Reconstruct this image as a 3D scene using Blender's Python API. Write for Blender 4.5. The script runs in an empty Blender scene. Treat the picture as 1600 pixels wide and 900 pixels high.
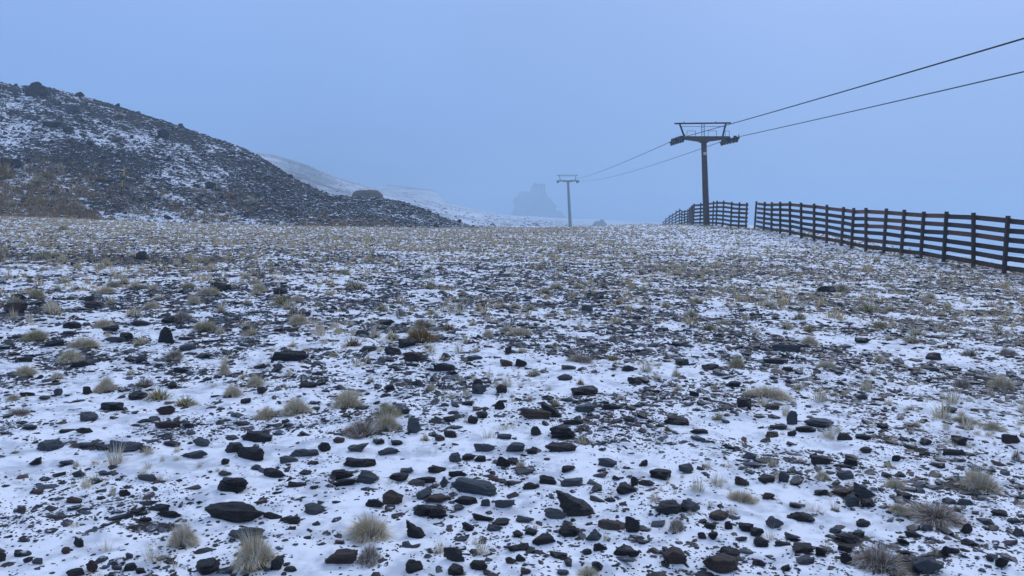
import bpy, bmesh, math, random
import numpy as np
from mathutils import Vector, noise as mnoise, Matrix
random.seed(7); rng = np.random.default_rng(11)
sc = bpy.context.scene
COL = sc.collection
F = 1160.0                                  # focal length in units of a 1600 px wide frame
TH = math.atan(120.0 / F)
EYE = np.array([0.0, 0.0, 1.6])
CT, ST = math.cos(TH), math.sin(TH)

def ray(px, py):
    a = (px - 800.0) / F; b = (450.0 - py) / F
    return np.array([a, CT + b * ST, -ST + b * CT])
def at(px, py, Y):                          # point on the sight line at ground distance Y
    d = ray(px, py); return EYE + d * (Y / d[1])
def proj(p):
    x, y, z = p[0], p[1], p[2] - 1.6
    dep = y * CT - z * ST
    return 800 + F * x / dep, 450 - F * (y * ST + z * CT) / dep

# ---------- noise ----------
def _h(ix, iy, s):
    n = (ix * 374761393 + iy * 668265263 + s * 974711) & 0xFFFFFFFF
    n = ((n ^ (n >> 13)) * 1274126177) & 0xFFFFFFFF
    return ((n ^ (n >> 16)) & 0xFFFF) / 65535.0
def vnoise(x, y, s=0):
    xi = np.floor(x).astype(np.int64); yi = np.floor(y).astype(np.int64)
    fx = x - xi; fy = y - yi
    fx = fx * fx * (3 - 2 * fx); fy = fy * fy * (3 - 2 * fy)
    a = _h(xi, yi, s); b = _h(xi + 1, yi, s); c = _h(xi, yi + 1, s); d = _h(xi + 1, yi + 1, s)
    return (a + (b - a) * fx) * (1 - fy) + (c + (d - c) * fx) * fy - 0.5
def fbm(x, y, o=4, s=0, g=0.5):
    r = 0; k = 1.0; t = 0
    for i in range(o):
        r = r + k * vnoise(x + 17.3 * i, y - 9.1 * i, s + i); t += k
        x = x * 2.03; y = y * 2.03; k *= g
    return r / t
def sstep(a, b, x):
    t = np.clip((x - a) / (b - a), 0, 1); return t * t * (3 - 2 * t)

# ---------- the plateau's shape, a thin plate through surveyed spots ----------
SP = [(1575,427.5,24.9),(1479,410.5,28.3),(1385,395,32.4),(1334,389.6,35),(1292,378.6,38.4),(1251,372,41.6),
      (1206,363.7,46),(1180,357.5,52),(1167,357.4,56),(1120,352.5,64.5),(1085,351,73.5),(1040,351,77),
      (1000,351.5,76),(940,353.5,76),(880,357,75),(800,358,72),(720,357.5,68),(600,356,63),(500,355,60),(400,352.5,57),
      (200,346.5,53),(0,339,50),(-150,332,50)]
P = [tuple(at(*s)) for s in SP]
P += [(0,0,0),(3,4,-.05),(-3,4,.02),(0,4,0),(5,10,-.13),(-5,10,.08),(0,20,-.02),(-15,20,.33),(-8,30,.12),(8,30,-.2),(10,45,.0),
      (12,12,-.42),(12,0,-.3),(-12,0,.2),(0,-15,-.3),(-20,35,.5),(25,40,.1),(25,10,-.9),(-50,20,1.4),(-60,0,1.2),(25,75,.2),(-40,80,1.5),(0,85,-.1),(0,60,-.05)]
P = np.array(P)
def _U(r2): return np.where(r2 > 1e-9, r2 * np.log(r2 + 1e-12), 0) * .5
_n = len(P)
_K = _U(((P[:, None, :2] - P[None, :, :2]) ** 2).sum(-1)) + np.eye(_n) * 6.0
_A = np.zeros((_n + 3, _n + 3)); _A[:_n, :_n] = _K; _A[:_n, _n] = 1; _A[:_n, _n+1:] = P[:, :2]; _A[_n, :_n] = 1; _A[_n+1:, :_n] = P[:, :2].T
_W = np.linalg.solve(_A, np.r_[P[:, 2], 0, 0, 0])
def plate(x, y):
    x = np.clip(x, -70, 26); y = np.clip(y, -18, 84)
    sh = x.shape; x = x.ravel(); y = y.ravel(); out = np.zeros(len(x))
    for i in range(_n): out += _W[i] * _U((x - P[i, 0]) ** 2 + (y - P[i, 1]) ** 2)
    return (out + _W[_n] + _W[_n+1] * x + _W[_n+2] * y).reshape(sh)
def gz(x, y):
    x = np.asarray(x, float); y = np.asarray(y, float)
    z = plate(x, y)
    r = np.hypot(x, y)
    z = z + .10 * fbm(x * .35, y * .35, 3, 5) * sstep(2, 12, r)
    z = z + .05 * fbm(x * 2.2, y * 2.2, 3, 9) + .036 * fbm(x * 6.5, y * 6.5, 3, 21)
    z = z - .055 * np.maximum(y - 79, 0)
    xe = np.interp(y, [0, 20, 50, 62, 72, 90, 110, 125], [17.9, 17.9, 18.1, 20.0, 21.5, 23.0, 24.5, 26.5])
    d = np.maximum(x - xe, 0)
    z = z - (.55 * d - .55 * 1.2 * (1 - np.exp(-d / 1.2)))
    return np.maximum(z, -45 + 0 * z)
def hit(px, py):                            # where a sight line meets the plateau
    d = ray(px, py); lo = 1.5; prev = lo
    Ys = np.exp(np.linspace(math.log(1.2), math.log(84), 500))
    t = Ys / d[1]
    zz = 1.6 + d[2] * t; g = gz(d[0] * t, Ys)
    k = np.where(zz <= g)[0]
    if not len(k): return None
    k = k[0]
    if k == 0: return None
    a = zz[k-1] - g[k-1]; b = g[k] - zz[k]; w = a / (a + b + 1e-9)
    Y = Ys[k-1] * (1 - w) + Ys[k] * w; tt = Y / d[1]
    return np.array([d[0] * tt, Y, 1.6 + d[2] * tt])

# ---------- mesh helpers ----------
def mesh_np(name, V, Fs, smooth=False):
    V = np.asarray(V, np.float32); Fs = np.asarray(Fs, np.int32); k = Fs.shape[1]
    me = bpy.data.meshes.new(name)
    me.vertices.add(len(V)); me.vertices.foreach_set('co', V.ravel())
    me.loops.add(Fs.size); me.loops.foreach_set('vertex_index', Fs.ravel())
    me.polygons.add(len(Fs)); me.polygons.foreach_set('loop_start', np.arange(0, Fs.size, k, dtype=np.int32))
    me.polygons.foreach_set('use_smooth', np.full(len(Fs), smooth))
    me.update(calc_edges=True); me.validate()
    return me
def link(name, me, mat=None, parent=None):
    o = bpy.data.objects.new(name, me); COL.objects.link(o)
    if mat is not None and me is not None and not me.materials: me.materials.append(mat)
    if parent is not None: o.parent = parent
    return o
def tag(o, label=None, cat=None, group=None, kind=None):
    if label: o['label'] = label
    if cat: o['category'] = cat
    if group: o['group'] = group
    if kind: o['kind'] = kind
    return o
def empty(name, loc):
    o = bpy.data.objects.new(name, None); COL.objects.link(o); o.location = loc; o.empty_display_size = .2; return o
def attr(me, name, arr):
    a = me.attributes.new(name, 'FLOAT', 'POINT'); a.data.foreach_set('value', np.asarray(arr, np.float32))

# ---------- materials ----------
class NT:
    def __init__(s, name):
        s.m = bpy.data.materials.new(name); s.m.use_nodes = True; s.t = s.m.node_tree
        s.b = s.t.nodes['Principled BSDF']; s.out = s.t.nodes['Material Output']
    def n(s, typ, **kw):
        x = s.t.nodes.new(typ)
        for k, v in kw.items(): setattr(x, k, v)
        return x
    def l(s, a, b): s.t.links.new(a, b)
    def val(s, sock, v):
        if hasattr(v, 'default_value') or hasattr(v, 'links'): s.l(v, sock)
        else: sock.default_value = v
    def math(s, op, a, b=0.0, clamp=False):
        x = s.n('ShaderNodeMath', operation=op, use_clamp=clamp); s.val(x.inputs[0], a); s.val(x.inputs[1], b); return x.outputs[0]
    def mix(s, f, a, b):
        x = s.n('ShaderNodeMix', data_type='RGBA'); s.val(x.inputs[0], f)
        for i, v in ((6, a), (7, b)):
            if isinstance(v, tuple): x.inputs[i].default_value = (*v, 1)
            else: s.l(v, x.inputs[i])
        return x.outputs[2]
    def noise(s, vec, scale, detail=4, rough=.55, dist=0):
        x = s.n('ShaderNodeTexNoise'); s.l(vec, x.inputs['Vector'])
        x.inputs['Scale'].default_value = scale; x.inputs['Detail'].default_value = detail
        x.inputs['Roughness'].default_value = rough; x.inputs['Distortion'].default_value = dist
        return x.outputs['Fac']
    def ramp(s, f, a, b, c0=0.0, c1=1.0):
        x = s.n('ShaderNodeMapRange', interpolation_type='SMOOTHSTEP'); s.l(f, x.inputs[0])
        x.inputs[1].default_value = a; x.inputs[2].default_value = b; x.inputs[3].default_value = c0; x.inputs[4].default_value = c1
        return x.outputs[0]
    def pos(s, scale=None, rot=None, obj=False):
        c = s.n('ShaderNodeTexCoord').outputs['Object'] if obj else s.n('ShaderNodeNewGeometry').outputs['Position']
        if scale is None and rot is None: return c
        m = s.n('ShaderNodeMapping'); s.l(c, m.inputs[0])
        if scale: m.inputs['Scale'].default_value = scale
        if rot: m.inputs['Rotation'].default_value = rot
        return m.outputs[0]
    def att(s, name): return s.n('ShaderNodeAttribute', attribute_name=name).outputs['Fac']
    def bump(s, h, strength=.5, dist=.02):
        x = s.n('ShaderNodeBump'); x.inputs['Strength'].default_value = strength; x.inputs['Distance'].default_value = dist
        s.l(h, x.inputs['Height']); s.l(x.outputs[0], s.b.inputs['Normal'])
SNOW = (.80, .83, .88)

def mat_ground():
    M = NT('snowy_stony_ground')
    p = M.pos()
    bare = M.att('bare'); gr = M.att('grass')
    n1 = M.noise(p, 2.2, 8, .7); n2 = M.noise(p, 13, 5, .68)
    f = M.math('ADD', M.math('MULTIPLY', n1, .5), M.math('MULTIPLY', n2, .5))
    f = M.math('ADD', f, M.math('MULTIPLY', M.math('SUBTRACT', bare, .5), .42))
    mask = M.ramp(f, .515, .565)
    soil = M.mix(M.noise(p, 40, 3, .6), (.016, .013, .012), (.065, .052, .044))
    tan = M.mix(M.noise(p, 22, 4, .7), (.20, .15, .08), (.58, .45, .26))
    gm = M.ramp(M.math('ADD', M.math('MULTIPLY', gr, .75), M.math('MULTIPLY', M.noise(p, 7, 6, .7), .9)), .74, .86)
    base = M.mix(gm, soil, tan)
    # thin dusting where the mask is weak
    thin = M.ramp(M.math('ADD', M.math('MULTIPLY', M.noise(p, 3.2, 4, .6), .6), M.math('MULTIPLY', M.noise(p, 11, 3, .55), .4)), .44, .62)
    snow = M.mix(M.math('MULTIPLY', thin, .62), (.90, .91, .93), (.34, .37, .43))   # thin slush lets the ground through
    col = M.mix(mask, snow, base)
    M.l(col, M.b.inputs['Base Color'])
    M.b.inputs['Roughness'].default_value = .75; M.b.inputs['Specular IOR Level'].default_value = .25
    h = M.math('ADD', M.math('MULTIPLY', M.noise(p, 30, 4, .6), .6), M.math('MULTIPLY', M.math('SUBTRACT', 1, mask), 1.2))
    M.bump(h, .45, .012)
    return M.m
def mat_scree(name, thr=.5, rockcol=((.006,.005,.005),(.034,.030,.028)), streak=(.55, -.35), sc=1.0, w=.06):
    M = NT(name)
    p = M.pos()
    def strm(scl):                                   # streaks that run down the slope to the right
        a = M.pos((1, 1, 1), (0, math.radians(-28), 0)); m = M.n('ShaderNodeMapping'); M.l(a, m.inputs[0]); m.inputs['Scale'].default_value = scl; return m.outputs[0]
    q = strm((.75, .6, 1.25)); q2 = strm((.28, .35, 1.5))
    bare = M.att('bare')
    n1 = M.noise(q2, .8 * sc, 7, .7); n2 = M.noise(q, 3.0 * sc, 5, .7); n3 = M.noise(q2, .12 * sc, 3, .5)
    f = M.math('ADD', M.math('MULTIPLY', n1, .46), M.math('MULTIPLY', n2, .54))
    f = M.math('ADD', f, M.math('MULTIPLY', M.math('SUBTRACT', n3, .5), .12))
    f = M.math('ADD', f, M.math('MULTIPLY', M.math('SUBTRACT', bare, .5), .4))
    mask = M.ramp(f, thr - w, thr + w)
    rock = M.mix(M.noise(p, 6, 4, .7), *rockcol)
    gr = M.att('grass')
    gm = M.ramp(M.math('ADD', M.math('MULTIPLY', gr, .7), M.math('MULTIPLY', M.noise(p, 2.0, 5, .7), .9)), .72, .85)
    rock = M.mix(gm, rock, M.mix(M.noise(p, 9, 3, .6), (.10, .07, .03), (.42, .31, .15)))
    M.l(M.mix(mask, SNOW, rock), M.b.inputs['Base Color'])
    M.b.inputs['Roughness'].default_value = .8; M.b.inputs['Specular IOR Level'].default_value = .2
    M.bump(M.math('ADD', M.noise(q, 3.5, 7, .7), M.math('MULTIPLY', M.math('SUBTRACT', 1, mask), -.4)), .9, .25)
    return M.m
def mat_stone(name, dark, light, island=False, dust=.0, rough=.42):
    M = NT(name)
    g = M.n('ShaderNodeNewGeometry')
    if island: r = g.outputs['Random Per Island']
    else: r = M.n('ShaderNodeObjectInfo').outputs['Random']
    base = M.mix(M.math('POWER', r, 1.8), dark, light)
    # a few rusty or bluish stones
    rust = M.ramp(M.math('FRACT', M.math('MULTIPLY', r, 13.7)), .86, .9)
    base = M.mix(M.math('MULTIPLY', rust, .75), base, (.075, .040, .026))
    blue = M.ramp(M.math('FRACT', M.math('MULTIPLY', r, 29.3)), .80, .84)
    base = M.mix(M.math('MULTIPLY', blue, .7), base, (.075, .088, .10))
    c = M.pos((1, 1, 3.2), None, True) if not island else M.pos((1, 1, 2.5))
    n = M.noise(c, 22, 6, .65); n2 = M.noise(c, 70, 4, .6)
    base = M.mix(M.ramp(n, .38, .75), base, M.mix(.4, base, (.09, .095, .105)))
    col = base
    if dust > 0:
        sx = M.n('ShaderNodeSeparateXYZ'); M.l(g.outputs['Normal'], sx.inputs[0])
        d = M.ramp(M.math('ADD', M.math('MULTIPLY', sx.outputs[2], .5), M.math('MULTIPLY', M.noise(M.pos(), 9, 4, .7), .75)), 1.0 - dust, 1.1 - dust)
        col = M.mix(M.math('MULTIPLY', d, .8), base, SNOW)
    M.l(col, M.b.inputs['Base Color'])
    M.b.inputs['Roughness'].default_value = rough; M.b.inputs['Specular IOR Level'].default_value = .25
    if not island: M.bump(M.math('ADD', n, M.math('MULTIPLY', n2, .4)), .55, .02)
    return M.m
def mat_blades(name, a, b, frost=.5, island=True):
    M = NT(name); g = M.n('ShaderNodeNewGeometry')
    r = g.outputs['Random Per Island']
    base = M.mix(r, a, b)
    fr = M.math('FRACT', M.math('MULTIPLY', r, 7.31))
    base = M.mix(M.ramp(M.math('ADD', fr, M.math('SUBTRACT', M.noise(M.pos(), 25, 3, .6), .5)), 1 - frost, 1.15 - frost), base, (.80, .80, .78))
    M.l(base, M.b.inputs['Base Color']); M.b.inputs['Roughness'].default_value = .8; M.b.inputs['Specular IOR Level'].default_value = .1
    return M.m
def mat_simple(name, a, b, scale=8, rough=.6, metal=0, obj=True, stretch=(1, 1, 1), bump=.2, rnd=0, spec=.3):
    M = NT(name); c = M.pos(stretch, None, obj)
    n = M.noise(c, scale, 5, .65)
    col = M.mix(M.ramp(n, .3, .7), a, b)
    if rnd:
        col2 = M.n('ShaderNodeHueSaturation'); M.l(col, col2.inputs['Color'])
        r = M.n('ShaderNodeObjectInfo').outputs['Random']
        M.l(M.math('ADD', M.math('MULTIPLY', r, rnd), 1 - rnd * .5), col2.inputs['Value']); col = col2.outputs[0]
    M.l(col, M.b.inputs['Base Color'])
    M.b.inputs['Roughness'].default_value = rough; M.b.inputs['Metallic'].default_value = metal
    M.b.inputs['Specular IOR Level'].default_value = spec
    if bump: M.bump(n, bump, .01)
    return M.m
M_ground = mat_ground()
M_scree = mat_scree('scree_with_thin_snow', .505, w=.022)
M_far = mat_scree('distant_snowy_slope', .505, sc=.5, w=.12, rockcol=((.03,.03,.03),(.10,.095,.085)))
M_slate = mat_stone('wet_dark_slate', (.007,.006,.006), (.032,.028,.027), rough=.42)
M_rust = mat_stone('rust_brown_slate', (.036,.020,.015), (.075,.045,.033), rough=.5)
M_grey = mat_stone('grey_slate', (.06,.065,.072), (.095,.10,.11), rough=.5)
M_peb = mat_stone('wet_dark_slate_chips', (.005,.0045,.0045), (.038,.032,.030), island=True, dust=.10, rough=.5)
M_scr = mat_stone('scree_blocks', (.005,.0045,.0045), (.030,.026,.024), island=True, dust=.24, rough=.6)
M_pale = mat_blades('frosted_straw_blades', (.42,.32,.15), (.80,.64,.38), .40)
M_olive = mat_blades('olive_blades', (.24,.195,.07), (.56,.45,.22), .3)
M_orange = mat_blades('rusty_orange_blades', (.20,.115,.04), (.44,.29,.12), .12)
M_dark = mat_blades('brown_heath_blades', (.13,.085,.05), (.50,.37,.25), .35)
M_dead = mat_simple('dead_leaf_mat', (.015,.010,.006), (.06,.042,.022), 30, .9, bump=.6)
M_farpl = mat_blades('far_dry_grass', (.36,.26,.11), (.74,.55,.30), .18)
M_wood = mat_simple('wet_dark_wood', (.012,.007,.004), (.075,.042,.027), 7, .65, stretch=(6,6,1), rnd=.9)
M_woodb = mat_simple('reddish_brown_wood', (.07,.034,.020), (.20,.09,.05), 5, .7, stretch=(6,6,1), rnd=.6)
M_steel = mat_simple('weathered_dark_steel', (.030,.022,.015), (.085,.062,.042), 6, .6, .2)
M_steel_fog = mat_simple('fog_paled_steel', (.10,.09,.075), (.18,.165,.14), 2, .6, .1)  # far tower's steel, lightened so the fading by fog sits in its colour
M_black = mat_simple('greasy_black_steel', (.008,.008,.009), (.02,.02,.022), 10, .5, .3)
M_rope = mat_simple('steel_rope', (.012,.012,.014), (.03,.03,.032), 30, .5, .5)
M_sign = mat_simple('pale_plate', (.35,.34,.33), (.5,.49,.47), 10, .6)
M_red = mat_simple('faded_red_plate', (.18,.05,.04), (.24,.08,.06), 10, .6)
M_yel = mat_simple('yellow_paint', (.42,.27,.04), (.55,.36,.07), 12, .6)
M_moss = mat_simple('green_moss', (.10,.12,.03), (.20,.22,.07), 30, .9, bump=.8)
# ---------- stones and plants read off the photograph: x y w h kind [label] in crop pixels ----------
# kinds: f flat, r rounded, u upright, s slanted, c grey (suffix), b rusty (suffix)
PAN = {
'L': (0, 600, 3.0, """
408 158 88 45 sc flat grey triangular stone|flat grey triangular stone alone on snow at the left
768 125 80 50 rb
505 105 110 50 f
632 60 85 40 f
337 118 45 28 rc
585 118 44 26 r
1147 82 48 28 r
780 195 120 40 f
1195 248 155 65 f
1085 303 95 55 r
1165 333 135 58 r broad oval stone|broad oval black stone close behind a second flat one, left of centre
938 275 75 50 sc
798 276 90 42 s
575 295 150 70 sc grey tilted slab|long grey tilted slab beside dark rubble at the left
470 300 90 36 f
400 285 80 34 f
205 290 130 55 f
675 305 50 35 s
385 220 80 35 s
305 220 70 28 f
130 205 70 28 f
245 193 45 28 r
1420 325 140 48 fc
905 332 110 45 f
1350 355 85 38 sc
155 370 58 40 r
305 370 68 28 f
365 425 60 38 s
480 420 55 28 f
678 440 108 38 fb flat brown stone|flat reddish brown stone with pointed ends alone on snow
1053 365 38 35 r
1285 420 118 55 s
1198 392 50 32 r
1427 415 60 35 f
1187 443 44 30 r
1075 470 145 90 r rounded black boulder|smooth rounded black boulder, biggest round stone at the lower left
1375 430 30 28 r
577 513 50 40 s
340 547 80 38 s
86 487 48 20 f
54 512 32 22 r
160 507 60 28 f
1390 475 90 26 f
740 582 110 38 f
1090 612 285 100 f very large black slab|very large flat black slab sunk in snow at the lower left
785 618 112 28 f
677 636 58 24 f
1140 705 165 68 f slab behind the pale tussock|flat dark slab right behind the biggest pale tussock at the bottom
1465 590 95 60 f
1270 620 95 35 f
1368 640 65 45 r
363 745 48 55 s
600 808 42 32 s
600 862 60 44 r
652 878 50 35 r
297 785 44 36 r
255 775 30 22 r
120 828 42 34 r
165 835 52 36 rb
427 858 60 60 sb brown pyramid stone|small brown pyramid shaped stone at the bottom left edge
348 888 90 45 r
957 870 120 85 r blocky black stone|blocky black stone at the bottom edge left of the pale tussock
1293 850 65 70 s
1355 870 60 32 f
5 815 30 50 r
403 32 38 35 r
262 40 35 30 r
120 48 70 22 f
200 30 50 24 f
805 10 45 25 r
"""),
'M': (500, 600, 3.0, """
435 200 70 90 uc upright teardrop stone|upright teardrop shaped stone with paler top beside a grass mound
175 300 95 50 f
15 300 55 50 r
85 265 55 32 r
355 280 60 28 f
270 275 60 30 f
320 318 105 38 f
180 373 155 48 f broad flat dark stone|broad flat dark stone below the heathery mound at centre left
100 425 130 50 f
110 465 110 38 f
220 443 100 62 sc
365 440 95 50 f
405 410 62 34 f
545 407 85 34 f
495 452 90 35 f
645 423 90 26 f
725 492 225 72 f long black slab|long smooth black slab lying crosswise in the bottom centre
580 465 40 55 uc
690 443 36 22 f
798 455 32 22 r
255 560 90 55 r
335 540 105 70 s humped double stone|humped dark stone leaning on its neighbour at lower centre left
485 525 75 45 r
545 545 125 50 f
475 600 80 60 r
550 605 80 60 r
680 552 122 46 f
865 563 98 52 rc oval grey stone|oval grey stone at the right end of the row in front of the long slab
775 560 45 40 r
765 622 105 60 f
650 585 55 30 f
770 308 100 36 sc
692 673 62 48 s
820 678 76 34 f
850 648 85 45 f
962 637 90 40 sc
1010 600 38 34 r
1210 570 205 135 p big pointed slab|big black wedge shaped slab with a sharp tip pointing up left
1105 615 110 45 sc
1360 663 110 60 sc
1168 692 100 68 r cracked black block|thick cracked black block below the wedge shaped slab
1465 665 70 85 s
1285 715 80 58 s
1050 738 118 48 f
990 695 58 38 r
927 708 50 32 s
660 727 72 30 fc
405 752 46 40 rc
445 692 105 85 p thin leaning slab|thin dark slab leaning down to the right beside the lower grass clump
90 742 58 24 f
625 805 98 80 s five sided slate block|five sided slate block in the snow near the bottom centre
740 855 90 55 s
440 860 84 65 s
635 875 75 55 r
930 765 110 48 f
95 815 160 90 rb big rust red rock|big rust red rock at the bottom beside a mossy clump
895 830 55 38 sb
940 820 50 40 s
965 880 50 35 s
1142 800 36 24 f
1255 790 55 30 f
1315 765 66 46 s
1303 855 60 50 r
1140 885 60 36 f
1410 790 70 45 r
1470 800 60 45 r
1358 542 60 30 f
1440 495 110 60 f
1475 460 35 50 r
1185 463 115 50 f
1070 452 85 48 r
990 480 85 38 s
1115 418 48 24 f
1350 372 88 50 f
1165 402 70 36 f
1088 128 110 70 p black wedge stone|black wedge stone lying in front of a small orange tuft
1010 150 150 40 f
1245 35 130 50 f
1250 118 105 42 f
1365 110 95 28 f
1188 182 95 30 f
1140 228 122 70 r squarish black boulder|squarish black boulder with a stalky tuft growing at its right end
1013 225 50 50 u
1130 298 150 55 f
915 305 90 55 r
860 368 70 60 s
995 315 50 40 f
865 248 70 34 f
630 350 60 54 r
700 345 80 40 f
750 352 55 36 r
605 165 60 34 f
715 172 55 42 r
760 148 50 36 r
842 105 50 42 u
690 65 42 24 f
692 92 52 28 f
855 25 52 38 r
745 28 65 55 s
325 20 50 28 r
610 238 60 40 f
560 255 46 34 f
545 230 38 20 f
"""),
'R': (1000, 600, 2.667, """
158 155 105 42 f
250 200 75 24 f
152 215 40 26 r
95 383 95 50 f
197 355 64 46 rc
30 415 70 28 f
15 330 40 34 r
460 302 52 32 r
430 410 60 45 sb
530 400 70 30 f
540 470 50 34 f
120 518 110 65 f black twin rock|broad black rock with a jagged twin beside it and a tuft below
215 514 80 58 s
338 553 98 46 f
297 593 50 36 r
370 592 36 38 r
398 585 34 30 r
450 602 66 42 r
493 622 58 48 r
565 580 78 60 sc bluish grey rock|bluish grey smooth rock behind a small straw tuft at lower right centre
512 662 66 50 r
430 647 55 26 f
600 663 66 30 f
641 638 64 38 sc
262 635 36 30 r
300 640 60 40 r
80 613 36 28 r
150 722 100 78 r rugged round boulder|rugged round black boulder near the bottom right of centre
350 755 145 90 fb large rust brown slab|large rust brown slab tilted towards the bottom edge
380 700 90 50 s
500 748 56 36 r
610 767 36 30 r
688 688 92 44 f
760 700 45 44 s
865 730 48 55 s
862 685 60 38 r
880 645 100 50 f
700 735 90 45 f
943 583 60 36 f
760 590 36 28 r
820 612 50 30 f
680 558 110 48 f
585 492 40 26 r
762 450 55 28 f
850 452 90 40 fb
950 447 120 62 p black ridge rock|long black rock sloping down right on top of a dark rock heap
890 490 60 60 r
960 500 60 40 r
605 392 40 50 r
650 380 40 20 f
765 318 105 50 s
885 328 54 38 f
865 380 70 46 rc
945 278 50 30 f
637 145 45 65 u standing finger stone|narrow black stone standing upright among low flat slates
758 165 115 50 f
700 190 80 32 f
583 180 72 30 f
555 212 54 28 f
637 207 44 30 s
522 178 36 26 f
560 98 66 30 f
932 55 46 28 f
1110 468 60 34 f
1087 381 52 22 f
1030 381 45 26 f
1072 312 32 34 r
1200 245 45 30 r
1190 292 55 20 f
1065 125 40 24 f
1300 110 60 30 f
1345 240 60 45 r
1320 292 95 20 f
1555 232 68 44 sb rusty stone at the right edge|brown angular stone with smooth face near the right edge
1020 178 50 26 f
935 222 70 32 f
860 220 60 36 s
1365 490 60 36 f
1300 490 60 28 f
1105 660 50 30 s
1145 630 66 34 s
1030 668 40 26 f
1000 642 34 22 r
1365 608 50 40 u
1205 600 52 34 f
1385 663 72 34 f
1205 652 36 22 f
1275 700 38 48 u
1110 700 52 26 f
1515 745 52 50 s
1470 732 40 28 f
1210 760 120 90 sc big grey boulder|big grey sloping boulder at the bottom right beside the brown clump
1510 540 62 34 f
1570 570 60 30 f
1585 622 40 40 r
1575 745 36 20 f
1310 695 60 24 f
440 85 60 50 f
230 42 42 26 f
"""),
'A': (0, 340, 3.2, """
65 458 130 55 r big dark boulder at the left edge|big dark boulder at the left edge far up the slope
825 595 90 80 u squat black boulder|squat black boulder standing up from the snow at the left
1445 698 185 55 f long flat black stone|long flat black stone with snow lying on its top at left
1090 350 105 50 s
835 515 80 40 f
620 595 70 45 r
550 555 90 30 f
345 540 75 40 r
440 408 56 34 r
700 710 55 40 r
570 615 100 26 fc
260 632 110 30 f
110 710 90 30 f
400 735 120 40 f
1395 372 70 34 f
1240 558 75 26 f
1290 745 70 30 f
1520 485 60 30 f
925 650 90 40 f
890 765 80 32 f
860 838 44 36 s
430 865 40 42 r
1535 838 90 35 f
690 530 90 34 f
460 440 90 40 f
80 400 70 34 f
1055 695 36 32 r
280 875 40 40 r
1305 865 50 40 r
700 195 60 46 r
"""),
'B': (500, 340, 3.2, """
462 698 105 60 r blocky boulder below the orange bush|blocky black boulder just below the big rusty bush
320 525 95 35 f
435 635 90 50 f
360 670 85 40 f
620 755 110 40 s
930 730 65 40 f
1005 730 60 45 s
1225 800 80 40 f
1325 868 130 50 f
790 850 60 80 s
908 860 55 45 r
345 852 50 34 r
235 660 90 34 f
210 582 80 34 f
945 665 40 45 r
775 700 75 26 f
1340 455 60 40 r
1245 750 75 26 fc
1545 755 60 40 s
1575 820 70 40 s
480 830 65 34 f
"""),
'C': (1000, 340, 2.667, """
615 545 120 36 f dark low ledge|wide low dark ledge of rock in the middle of the right slope
560 600 80 26 f
180 605 60 30 f
620 633 45 26 f
395 695 60 30 f
300 625 70 30 f
940 515 70 30 f
1235 580 70 40 f
790 300 80 30 f
"""),
}
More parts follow.
